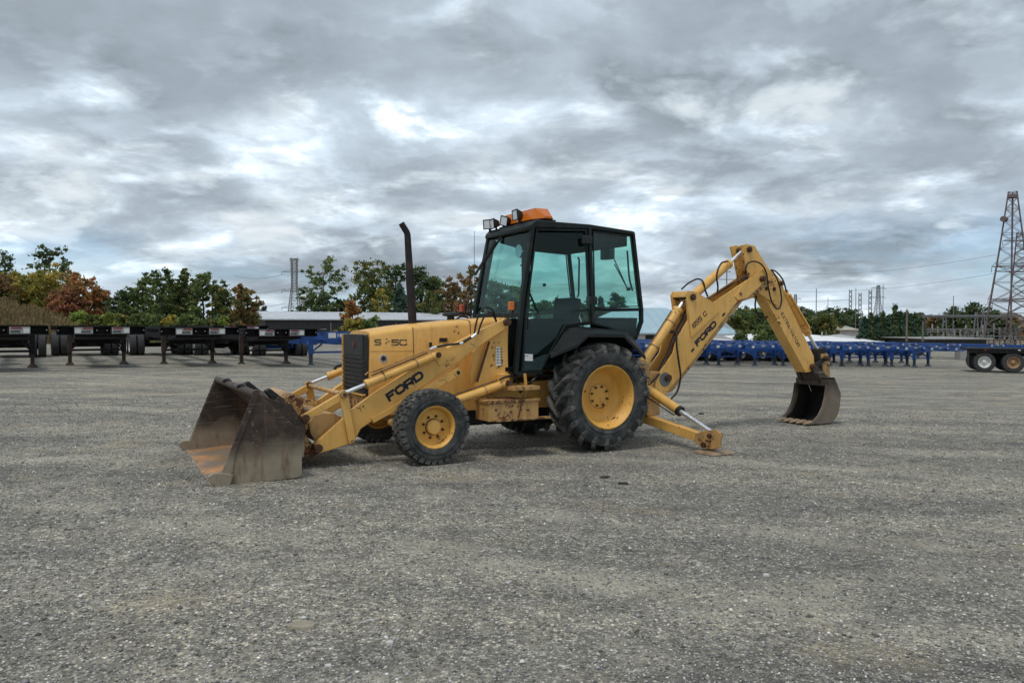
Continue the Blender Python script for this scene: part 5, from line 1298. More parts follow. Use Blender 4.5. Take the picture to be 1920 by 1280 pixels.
for i, u in enumerate((1290, 1372, 1455, 1538, 1622, 1705, 1788, 1870, 1935)):
    t = copy_tree(proto_b); put(t, u, 57 + i * .5, ['blue trailer of the second row behind the boom foot', 'blue trailer of the second row behind the boom', 'blue trailer of the second row below the green trees', 'blue trailer of the second row behind the dipper arm',
        'blue trailer of the second row before the white flat building', 'blue trailer of the second row before the spruces', 'blue trailer of the second row before the dark shed', 'blue trailer of the second row below the substation', 'blue trailer of the second row at the right photo edge'][i], GU)

# flatbed seen from the side at the right edge
fb = empty('flatbed_trailer', 'black flatbed trailer with white and tan hubs at the right photo edge', 'trailer', (24.15, 41.3, 0), R(-22)); fb.location.z = gz(px(1850, 39.5), 39.5)
d = MB(); d.box((6.0, 0, 1.18), (12.0, 2.4, .10)); d.build('deck', M['tblack'], fb, .01); MB().box((6, -1.19, 1.06), (12, .04, .14)).build('side_rail', M['tblack'], fb)
for k in range(8): MB().box((.8 + k * 1.5, -1.215, 1.16), (.12, .01, .05)).build('deck_marker', M['whitepaint'] if k % 2 else M['reflector'], fb)
for xx in (-.30, .30): MB().box((6, xx, .95), (11.6, .10, .30)).build('main_beam', M['tblack'], fb)
for k, xx in enumerate((.78, 2.06)):
    for s in (-1, 1):
        for q in (0, 1):
            r_, w_ = .52, .27; y_ = s * (1.05 - .31 * q)
            t = MB().lathe([(.29, w_ * .42), (.31, w_ * .48), (.42, w_ * .52), (r_ - .03, w_ * .46), (r_, w_ * .2), (r_, -w_ * .2), (r_ - .03, -w_ * .46), (.42, -w_ * .52), (.29, -w_ * .42)], seg=34).build('tyre', M['rubber_far'], fb); t.location = (xx, y_, r_)
            h = MB().lathe([(.285, .11), (.30, .125), (.27, .12), (.255, .05), (.20, .0), (.12, .005), (.10, .07), (.06, .11), (.001, .11)], seg=26).build('rim', M['whitepaint'] if k == 0 else M['tanhub'], fb)
            h.location = (xx, y_, r_); h.rotation_euler = (0, 0, math.pi if s < 0 else 0)
    MB().cyl((xx, -1, .52), (xx, 1, .52), .07, 12).build('axle', M['tblack'], fb)
MB().box((.06, -.95, .72), (.02, .6, .80)).build('mud_flap', M['rubber_far'], fb); MB().box((1.4, 0, .80), (2.2, 1.1, .15)).build('bogie_frame', M['tblack'], fb)
MB().cyl((.42, -1.2, .95), (.42, -1.2, .96), .03, 8).build('side_lamp', M['amber'], fb)
# loose things by the right rows
br_x = px(1815, 60); mb_ = MB(); mb_.box((0, 0, .45), (1.6, .8, .9)); blk = mb_.build('concrete_block', M['placard'], None, .05); blk.location = (br_x, 60, gz(br_x, 60)); tag(blk, 'pale concrete block between the blue trailers and the flatbed', 'block')

# ------------------------------------------------------------------ buildings
def ribbed(name, p0, p1, z0, z1, mat, parent, pitch=.9, depth=.06):
    """profiled sheet wall from p0 to p1 (plan points)"""
    a, b = Vector((*p0, 0)), Vector((*p1, 0)); d = b - a; n = max(2, int(d.length / pitch)); nn = Vector((d.y, -d.x, 0)).normalized() * depth
    pts = []
    for i in range(n):
        for f, o in ((0, 0), (.35, 0), (.45, 1), (.9, 1)): pts.append(a + d * ((i + f) / n) + nn * o)
    pts.append(b); vs = [(p.x, p.y, z0) for p in pts] + [(p.x, p.y, z1) for p in pts]; k = len(pts)
    return MB().add(vs, [(i, i + 1, i + 1 + k, i + k) for i in range(k - 1)]).build(name, mat, parent, smooth=False)
M['darkwall'] = simple('dark_metal_wall', (.030, .032, .036), .6, 0, .15, .4, 0)
M['metalroof'] = simple('pale_metal_roof', (.55, .57, .60), .45, .1, .08, .3, 0)
M['blueroof'] = simple('pale_blue_metal_roof', (.36, .50, .57), .5, .1, .08, .3, 0)
M['whitewall'] = simple('white_metal_wall', (.55, .55, .54), .6, 0, .08, .3, 0)
M['dark'] = simple('dark_opening', (.02, .02, .02), .8)
M['greybox'] = simple('grey_roof_box', (.35, .35, .33), .7)
def gable(name, label, cat, a, b, depth, eave, ridge, base, wallm, roofm, pitch=1.2, back=None, hip=0, rib=.10, overh=.5):
    """long shed: front wall between plan points a, b; depth backwards; ridge parallel to the front"""
    o = empty(name, label, cat, (a[0], a[1], base)); a_, b_ = Vector((0, 0)), Vector((b[0] - a[0], b[1] - a[1])); d = b_ - a_; n = Vector((-d.y, d.x)).normalized() * depth
    eave -= base; ridge -= base
    w = ribbed('front_wall', a_, b_, 0, eave, wallm, o, pitch); 
    c, e = b_ + n, a_ + n
    MB().add([(b_.x, b_.y, 0), (c.x, c.y, 0), (c.x, c.y, eave), ((b_.x + c.x) / 2, (b_.y + c.y) / 2, ridge - .05), (b_.x, b_.y, eave)], [(0, 1, 2, 3, 4)]).build('end_wall', wallm, o, smooth=False)
    MB().add([(a_.x, a_.y, 0), (e.x, e.y, 0), (e.x, e.y, eave), ((a_.x + e.x) / 2, (a_.y + e.y) / 2, ridge - .05), (a_.x, a_.y, eave)], [(0, 4, 3, 2, 1)]).build('end_wall', wallm, o, smooth=False)
    MB().add([(e.x, e.y, 0), (c.x, c.y, 0), (c.x, c.y, eave), (e.x, e.y, eave)], [(0, 1, 2, 3)]).build('rear_wall', wallm, o, smooth=False)
    dn, nn = d.normalized(), n.normalized(); m0 = a_ + n / 2 + dn * hip; m1 = b_ + n / 2 - dn * hip
    f0, f1 = a_ - nn * overh - dn * overh, b_ - nn * overh + dn * overh; g0, g1 = e + nn * overh - dn * overh, c + nn * overh + dn * overh
    r0, r1 = m0 - dn * (overh if not hip else 0), m1 + dn * (overh if not hip else 0)
    def P(v, z): return (v.x, v.y, z)
    rf_ = MB()
    for q in ([P(f0, eave), P(f1, eave), P(r1, ridge), P(r0, ridge)], [P(g1, eave), P(g0, eave), P(r0, ridge), P(r1, ridge)]):
        rf_.add(q + [(x, y, z - .12) for x, y, z in q], [(0, 1, 2, 3), (7, 6, 5, 4), (0, 4, 5, 1), (1, 5, 6, 2), (2, 6, 7, 3), (3, 7, 4, 0)])
    if hip:
        for q in ([P(f1, eave), P(g1, eave), P(r1, ridge)], [P(g0, eave), P(f0, eave), P(r0, ridge)]): rf_.add(q, [(0, 1, 2)])
    rf = rf_.build('roof', roofm, o, smooth=False)
    if rib:
        L = d.length; k = int(L / 1.6); sb = MB()
        for i in range(1, k):
            p = f0 + dn * (i * (L + 2 * overh) / k); t = i / k; q = r0 + (r1 - r0) * t if not hip else None
            if q is None:
                pr = (p - f0).length - overh
                tt = 1.0
                if pr < hip: tt = max(.05, pr / hip)
                if L - pr < hip: tt = max(.05, (L - pr) / hip)
                q0 = p; q1 = p + nn * ((depth / 2 + overh) * tt); sb.beam((q0.x, q0.y, eave + .02), (q1.x, q1.y, eave + (ridge - eave) * tt + .02), .06, rib)
            else: sb.beam((p.x, p.y, eave + .02), (q.x, q.y, ridge + .02), .06, rib)
        sb.build('roof_seams', roofm, rf, smooth=False, kind='stuff')
    gt = MB(); gt.beam((f0.x, f0.y, eave - .05), (f1.x, f1.y, eave - .05), .15, .18); gt.build('gutter', roofm, rf)
    return o
Y1, Y2 = 118, 150
wh = gable('warehouse', 'long low dark metal warehouse with white ribbed roof behind the black trailers', 'warehouse', (px(497, Y1), Y1), (px(1010, Y2), Y2), 26, pz(599, 132), pz(586.5, 150), -1.4, M['darkwall'], M['metalroof'], 1.1)
wa_, wb_ = Vector((px(497, Y1), Y1)), Vector((px(1010, Y2), Y2)); wd = (wb_ - wa_)
for f in (.07, .17, .31, .47, .60):
    p = wd * f; MB().box((p.x, p.y - .12, 2.1), (1.6, .12, .12)).build('door_lintel', M['placard'], wh)
for f in (.20, .42, .64): p = wd * f; MB().box((p.x, p.y - .14, 1.6), (.14, .12, 3.2)).build('downpipe', M['placard'], wh)
gh = gable('blue_roofed_hall', 'white hall with large pale blue hipped roof behind the boom', 'building', (px(1100, 132), 132), (px(1384, 132), 132), 40, pz(624.5, 132), pz(577, 152), -4, M['whitewall'], M['blueroof'], 1.3, hip=8.5, rib=.05)
for u in (1215, 1225, 1268): x = px(u, 132) - px(1100, 132); MB().box((x, -.08, pz(632, 132) + 4), (.9, .06, .7)).build('window', M['dark'], gh)
fbld = gable('flat_white_building', 'low white building with shallow white roof behind the blue trailers', 'building', (px(1392, 106), 106), (px(1648, 106), 106), 26, pz(640, 106), pz(625.5, 119), -4, M['whitewall'], simple('white_roof', (.80, .80, .80), .6, 0, .04, .3, 0), 1.3, hip=5.5, rib=0)
MB().cyl((px(1585, 106) - px(1392, 106), 8, 2.6), (px(1585, 106) - px(1392, 106), 8, 4.4), .12, 8).build('vent_pipe', M['greybox'], fbld)
g2 = gable('grey_shed', 'dark grey flat shed with pale front below the substation gantry', 'shed', (px(1738, 100), 100), (px(1850, 100), 100), 12, pz(634, 100), pz(632, 106), -4, M['darkwall'], M['greybox'], 1.2, rib=0)
MB().box(((px(1830, 97) - px(1738, 100)), -3, 1.2), (9.5, .3, 1.5)).build('pale_panel', M['whitewall'], g2)
g3 = gable('far_roof', 'distant green grey roof between the green trees and the lattice pylon', 'building', (px(512, 330), 330), (px(610, 330), 330), 30, pz(592, 330), pz(582, 330), -3, M['whitewall'], simple('green_grey_roof', (.22, .30, .28), .6), 3, rib=0)
sl2 = gable('tan_roofed_house', 'small distant house with pale tan roof left of the spruces', 'house', (px(1545, 190), 190), (px(1612, 190), 190), 16, pz(618, 190), pz(610, 190), -6, M['whitewall'], simple('tan_roof', (.42, .38, .32), .8), 2, rib=0, hip=3)
bh_ = gable('brick_house', 'pale brick house with a gable at the far right behind the pylon', 'house', (px(1872, 210), 210), (px(1930, 210), 210), 14, pz(600, 210), pz(585, 210), -6, simple('pale_brick', (.38, .31, .25), .85), simple('brown_roof', (.16, .13, .11), .85), 2.5, rib=0)
wt_ = MB(); wt_.box((0, 0, 0), (2.8, 2.5, 2.6)); wt_.box((0, 0, -6), (1.2, 1.2, 10)); wo = wt_.build('grey_tower_block', M['greybox'], None, .1); wo.location = (px(572, 300), 300, pz(565, 300)); tag(wo, 'small pale box on a post just right of the slim lattice pylon', 'tower')

# ------------------------------------------------------------------ pylons, masts, poles, substation
M['steel'] = simple('galvanised_steel', (.20, .205, .21), .6, .3, .15, 1, 0)
M['steel_dark'] = simple('weathered_steel', (.17, .135, .135), .75, .2, .25, 1, 0)
M['wood_pole'] = simple('wood_pole', (.17, .145, .125), .9, 0, .2, 2, 0)
def lattice(name, label, u, Y, v_top, v_base, wb_, wt, wm, arms, mat, th, panels=11, arm_l=5, dirv=0.0, twin=False):
    """square lattice tower; widths in metres at base and top; arms: (height fraction, half length)"""
    x = px(u, Y); zb, zt = pz(v_base, Y), pz(v_top, Y); H = zt - zb
    o = empty(name, label, 'pylon', (x, Y, zb), dirv)
    def hw(t): return (wb_ * (1 - t / .62) + wm * (t / .62)) / 2 if t < .62 else (wm * (1 - (t - .62) / .38) + wt * ((t - .62) / .38)) / 2
    ts = []; t = 0; step = 1.55 / panels
    while t < 1: ts.append(t); t += max(.035, step * (1 - .62 * t))
    ts.append(1.0)
    for sx in (-1, 1):
        for sy in (-1, 1):
            lg = MB()
            for a, b in ((0, .62), (.62, 1)): lg.beam((sx * hw(a), sy * hw(a), a * H), (sx * hw(b), sy * hw(b), b * H), th, th)
            lg.build('leg', mat, o, smooth=False)
    br = MB()
    for a, b in zip(ts[:-1], ts[1:]):
        A, B = hw(a), hw(b); za, zb_ = a * H, b * H
        for (p, q) in (((-1, -1), (1, -1)), ((1, -1), (1, 1)), ((1, 1), (-1, 1)), ((-1, 1), (-1, -1))):
            br.beam((p[0] * A, p[1] * A, za), (q[0] * B, q[1] * B, zb_), th * .55, th * .55); br.beam((q[0] * A, q[1] * A, za), (p[0] * B, p[1] * B, zb_), th * .55, th * .55)
            br.beam((p[0] * B, p[1] * B, zb_), (q[0] * B, q[1] * B, zb_), th * .5, th * .5)
    br.build('bracing', mat, o, smooth=False, kind='stuff')
    for (f, l) in arms:
        am = MB(); z = f * H; w = hw(f)
        for s in (-1, 1):
            for yy in (-1, 1): am.beam((0, yy * w, z), (s * l, 0, z + .15), th * .8, th * .8); 
            am.beam((s * w, 0, z + H * .035), (s * l, 0, z + .15), th * .6, th * .6)
        am.build('cross_arm', mat, o, smooth=False)
        ins = MB()
        for s in (-1, 1): ins.beam((s * l, 0, z), (s * l, 0, z - H * .03), th * .8, th * .8)
        ins.build('insulator', M['placard'], o, smooth=False)
    return o
lattice('lattice_pylon', 'slim grey lattice pylon between the autumn tree and the tall airy tree', 552.5, 230, 485, 612, 3.9, 1.6, 1.35, ((.80, 3.8), (.52, 3.8), (.27, 3.8), (.985, 1.4)), M['steel'], .16, 13)
tw1 = lattice('big_lattice_tower', 'tall reddish brown lattice tower near the right edge with a dish on it', 1895, 118, 361, 652, 7.4, 1.1, 3.3, ((.52, 2.6), (.31, 3.0)), M['steel_dark'], .125, 10, dirv=-R(32.8))
MB().beam((0, 0, 0), (0, 0, pz(362, 118) - pz(652, 118)), .26, .26).build('ladder_core', M['steel_dark'], tw1)
hh_ = pz(362, 118) - pz(652, 118); MB().cyl((-.9, -1.2, hh_ * .825), (-1.2, -2.0, hh_ * .825), .42, 18).build('dish', M['steel_dark'], tw1); MB().box((0, 0, hh_ * .975), (1.3, 1.3, .5)).build('top_platform', M['steel_dark'], tw1)
lattice('lattice_tower', 'second lattice tower cut by the right photo edge beside the tall one', 1914, 122, 437, 650, 4.4, 1.4, 2.4, ((.93, 2.6), (.66, 3.6), (.40, 3.9), (.15, .1)), M['steel_dark'], .13, 10, dirv=-R(33))
lattice('lattice_pylon', 'faint distant lattice pylon left of the middle pole group on the right', 1491, 420, 552, 612, 4, .9, 1.3, ((.85, 3), (.6, 4)), M['steel'], .18, 8)
lattice('lattice_pylon', 'distant grey lattice pylon, rightmost of the pylon group above the spruces', 1646, 400, 535, 612, 4.6, 1.1, 1.7, ((.93, 3.6), (.7, 3.6)), M['steel'], .2, 9)
def mast(u, Y, v_top, v_base, r, label, name='utility_pole', cat='pole', mat='steel', lat=False, arms=()):
    x = px(u, Y); zb, zt = pz(v_base, Y), pz(v_top, Y); o = empty(name, label, cat, (x, Y, zb)); H = zt - zb
    if lat:
        for s in (-1, 1): MB().beam((s * r, 0, 0), (s * r * .8, 0, H), r * .35, r * .35).build('post', M[mat], o, smooth=False)
        b = MB(); n = int(H / (r * 3))
        for i in range(n): b.beam((-r, 0, i * H / n), (r, 0, (i + 1) * H / n), r * .25, r * .25); b.beam((r, 0, i * H / n), (-r, 0, (i + 1) * H / n), r * .25, r * .25)
        b.build('bracing', M[mat], o, smooth=False, kind='stuff')
    else: MB().tube([(0, 0, 0), (0, 0, H)], [r, r * .6], 8).build('shaft', M[mat], o)
    for f, l in arms: MB().box((0, 0, f * H), (2 * l, .12, .12)).build('cross_arm', M[mat], o)
    return o
mast(889.5, 420, 434, 600, .22, 'thin radio mast seen left of the cab windscreen', 'radio_mast', 'mast', lat=False)
PO = [(1530, 200, 541, 'pale pole directly right of the dipper arm top', .16, 0), (1552, 260, 558, 'thin pole standing over the dark trees between two pale poles', .14, 0), (1505, 200, 575, 'short pole behind the hose loop of the dipper', .14, 0),
      (1594, 260, 543, 'lattice mast, leftmost of the three above the spruces', .5, 1), (1612, 260, 549, 'lattice mast, middle one of the three above the spruces', .5, 1), (1631, 260, 544, 'lattice mast, right one of the three above the spruces', .55, 1),
      (1604, 220, 540, 'thin pole between the left and middle lattice masts', .14, 0), (1655, 240, 533, 'thin tall pole touching the right side of the lattice pylon', .15, 0), (1700, 95, 579, 'wooden pole in front of the spruces', .13, 0), (1730, 95, 602, 'wooden pole at the right end of the spruces', .12, 0),
      (1617, 130, 583, 'wooden pole in front of the lattice masts, left of the spruces', .12, 0), (1549, 120, 620, 'short pole rising from the white flat building', .1, 0), (1787, 170, 555, 'thin mast above the substation', .12, 0)]
for u, Y, v, lab, r, lt in PO: mast(u, Y, v, 640, r, lab, lat=bool(lt), mat='wood_pole' if 'wooden' in lab else 'steel', name='lattice_mast' if lt else 'utility_pole', cat='mast' if lt else 'pole')
up_ = mast(1362, 150, 495, 640, .16, 'utility pole with cross arms seen through the gap above the boom', arms=((.80, 1.6), (.9, .8)), mat='wood_pole')
# substation: tapered posts and beams
GS = 'substation gantries'
def gantry(us, Y, vb, vt, beams, label):
    x0 = px(us[0], Y); zb = pz(vb, Y); o = empty('substation_gantry', label, 'gantry', (x0, Y, zb), 0, GS)
    for u in us:
        x = px(u, Y) - x0; H = pz(vt, Y) - zb
        for s in (-1, 1): MB().beam((x + s * .55, 0, 0), (x + s * .12, 0, H), .16, .16).build('post', M['steel'], o, smooth=False)
    for v, ua, ub, th in beams:
        z = pz(v, Y) - zb; a, b = px(ua, Y) - x0, px(ub, Y) - x0; MB().box(((a + b) / 2, 0, z), (b - a, th, th)).build('beam', M['steel'], o, smooth=False)
        ins = MB()
        for k in range(max(2, int((b - a) / 1.6))): xx = a + (k + .5) * 1.6; ins.box((xx, 0, z - .45), (.12, .12, .8))
        ins.build('insulators', M['placard'], o, smooth=False, kind='stuff')
    return o
gantry((1771, 1830, 1843), 135, 648, 585, ((592, 1728, 1905, .32), (595, 1728, 1905, .15)), 'tall substation gantry with a beam across the top, in front of the dark trees')
gantry((1742, 1780, 1812, 1850, 1880, 1908), 125, 648, 616, ((617, 1738, 1912, .25), (622, 1738, 1912, .12)), 'low wide substation gantry with white beams under the tall one')
gantry((1735, 1760, 1790, 1822, 1860, 1895), 115, 650, 628, ((630, 1732, 1915, .10), (636, 1732, 1915, .08), (642, 1732, 1915, .08)), 'lowest substation rail framework just above the blue trailers')
eq_rnd = random.Random(8)
for k in range(16):
    u = 1748 + k * 10.5; Y = 128 + eq_rnd.uniform(-4, 8); x = px(u, Y); zb = pz(648, Y)
    o = empty('switchgear_post', 'slim grey post insulator in the substation, ' + ['leftmost of the row', 'second from the left of the row', 'third from the left of the row', 'fourth from the left of the row', 'fifth from the left of the row', 'sixth from the left of the row', 'seventh from the left of the row', 'eighth from the left of the row', 'eighth from the right of the row', 'seventh from the right of the row', 'sixth from the right of the row', 'fifth from the right of the row', 'fourth from the right of the row', 'third from the right of the row', 'second from the right of the row', 'rightmost of the row'][k], 'insulator post', (x, Y, zb), 0, 'post insulators in the substation')
    h = eq_rnd.uniform(1.8, 3.6); MB().cyl((0, 0, 0), (0, 0, h * .6), .10, 8).build('stand', M['steel'], o)
    MB().tube([(0, 0, h * .6 + i * .1) for i in range(int(h * 4) + 2)], [(.16 if i % 2 else .09) for i in range(int(h * 4) + 2)], 8).build('ribbed_insulator', M['greybox'], o)
# overhead wires
def wire(pts, label, sag=1.2, r=.022):
    path = []
    for a, b in zip(pts[:-1], pts[1:]):
        a, b = Vector(a), Vector(b)
        for i in range(16): t = i / 16; p = a.lerp(b, t); p.z -= sag * 4 * t * (1 - t); path.append(p)
    path.append(Vector(pts[-1])); o = MB().tube(path, r, 5).build('overhead_wire', M['steel_dark'], None); o['group'] = 'overhead wires'; return tag(o, label, 'wire', 'overhead wires')
wire([(px(1866, 118), 118, pz(478, 118)), (px(1480, 190), 190, pz(512, 190))], 'upper overhead wire running left from the tall lattice tower')
wire([(px(1862, 118), 118, pz(513, 118)), (px(1470, 190), 190, pz(545, 190))], 'lower overhead wire running left from the tall lattice tower')
wire([(px(1594, 260), 260, pz(562, 260)), (px(1390, 300), 300, pz(556, 300))], 'faint overhead wire left of the lattice masts at the right', r=.06)
for k, (v, lab) in enumerate(((514, 'short upper'), (541, 'short middle'), (568, 'short lower'))):
    wire([(px(535, 230), 230, pz(v, 230)), (px(440, 300), 300, pz(v + 3, 300))], lab + ' wire running left from the slim pylon', r=.05)

# ------------------------------------------------------------------ trees
PAL = {'green': [(.066, .090, .030), (.088, .110, .036), (.050, .070, .026)], 'dark': [(.034, .052, .024), (.048, .068, .030), (.064, .082, .036)], 'olive': [(.15, .13, .028), (.10, .11, .03), (.20, .15, .03)],
       'orange': [(.25, .115, .040), (.18, .085, .035), (.11, .09, .035)], 'red': [(.15, .058, .035), (.10, .05, .03), (.17, .085, .035)], 'brown': [(.11, .075, .035), (.075, .065, .03), (.15, .085, .04)],
       'spruce': [(.030, .055, .040), (.022, .042, .028), (.045, .07, .05)], 'mixgreen': [(.065, .080, .025), (.11, .095, .028), (.04, .06, .02)], 'lime': [(.12, .16, .03), (.09, .13, .03), (.16, .16, .04)], 'rusty': [(.10, .075, .03), (.16, .085, .035), (.06, .065, .025)]}
def tree(u, v_top, v_base, wpx, Y, pal, label, kind='round', name='tree', dens=1.0, seed=0, bark='bark', group=None, x=None, cat='tree'):
    rng = np.random.default_rng(seed * 7 + 13); xx = px(u, Y); zb = pz(v_base, Y); H = pz(v_top, Y) - zb; Wm = wpx / F_PX * Y
    o = empty(name, label, cat, (xx, Y, zb), 0, group)
    rnd = random.Random(seed); tr = MB(); tr.tube([(0, 0, -.6), (.02 * H, 0, H * .35), (-.01 * H, .01 * H, H * .7), (0, 0, H * .93)], [H * .020, H * .016, H * .009, H * .003], 8)
    cents = []
    if kind == 'conifer':
        nl = int(13 + H)
        for i in range(nl):
            t = .10 + .88 * i / nl; rad = Wm / 2 * (1 - t) ** .85 * rnd.uniform(.75, 1.15) + .05 * Wm
            nb = max(4, int(9 * (1 - t) + 3))
            for k in range(nb):
                a = rnd.uniform(0, 6.28); rr = rad * rnd.uniform(.35, 1.0)
                cents.append((rr * math.cos(a), rr * math.sin(a), t * H - rr * .22, .16 * Wm * (1 - t * .6), .05 * H))
    else:
        base_t = {'round': .16, 'airy': .22, 'bush': .02, 'slim': .12}[kind]; nb = {'round': 13, 'airy': 12, 'bush': 9, 'slim': 8}[kind]
        for i in range(nb):
            t = base_t + (1 - base_t) * (i + rnd.random() * .8) / nb; a = i * 2.4 + rnd.uniform(-.5, .5)
            env = math.sin(math.pi * min(1, max(.08, (t - base_t * .4) / (1.06 - base_t * .4))) ** .8) ** .55
            L = Wm / 2 * env * rnd.uniform(.62, 1.12)
            z0 = max(.06, t - .22) * H; p0 = Vector((0, 0, z0)); p1 = Vector((L * math.cos(a), L * math.sin(a), min(1.0, t + .02) * H * rnd.uniform(.95, 1.02)))
            mid = p0.lerp(p1, .55) + Vector((0, 0, .04 * H)); tr.tube([p0, mid, p1], [H * .008, H * .005, H * .0015], 5)
            m = 12 if kind != 'airy' else 10
            for q in range(m):
                f = .38 + .62 * (q + rnd.random()) / m; c = p0.lerp(p1, f) + Vector((rnd.gauss(0, .085), rnd.gauss(0, .085), rnd.gauss(.01, .075))) * Wm * (1.0 if kind != 'airy' else .75)
                sz = Wm * rnd.uniform(.045, .12) * (.8 if kind == 'airy' else 1.15); cents.append((c.x, c.y, c.z, sz, sz * rnd.uniform(.45, .75)))
    tr.build('trunk', M[bark], o)
    cents = np.array(cents); nc = len(cents); per = int((34 if kind != 'conifer' else 26) * dens)
    idx = np.repeat(np.arange(nc), per); n = len(idx)
    d = rng.normal(size=(n, 3)); d /= np.linalg.norm(d, axis=1)[:, None]; rr = np.abs(rng.normal(0, .72, n)) + .05
    C = cents[idx, :3] + d * rr[:, None] * np.stack([cents[idx, 3], cents[idx, 3], cents[idx, 4]], 1)
    keep = C[:, 2] > .0; C = C[keep]; idx = idx[keep]; n = len(C)
    s = (.07 + .0019 * Y) * (.6 + .8 * rng.random(n)) * (1.0 if kind != 'conifer' else .9)
    a = rng.normal(size=(n, 3)); a /= np.linalg.norm(a, axis=1)[:, None]; b = np.cross(a, rng.normal(size=(n, 3))); b /= np.linalg.norm(b, axis=1)[:, None]
    a *= s[:, None] * .62; b *= s[:, None] * .40
    V = np.stack([C - a, C + b, C + a, C - b], 1).reshape(-1, 3); Fc = np.arange(4 * n).reshape(-1, 4)
    P = np.array(PAL[pal]); cl = rng.integers(0, 3, nc); mixr = rng.random(n) < .3; ci = np.where(mixr, rng.integers(0, 3, n), cl[idx])
    t = P[ci] * 2.5 * (0.72 + .56 * rng.random((n, 1))) * (.85 + .3 * rng.random(nc)[idx][:, None])
    me = mesh_np('crown', V, Fc, M['leaf'], t, 4); c = bpy.data.objects.new('crown', me); COL.objects.link(c); c.parent = o
    return o
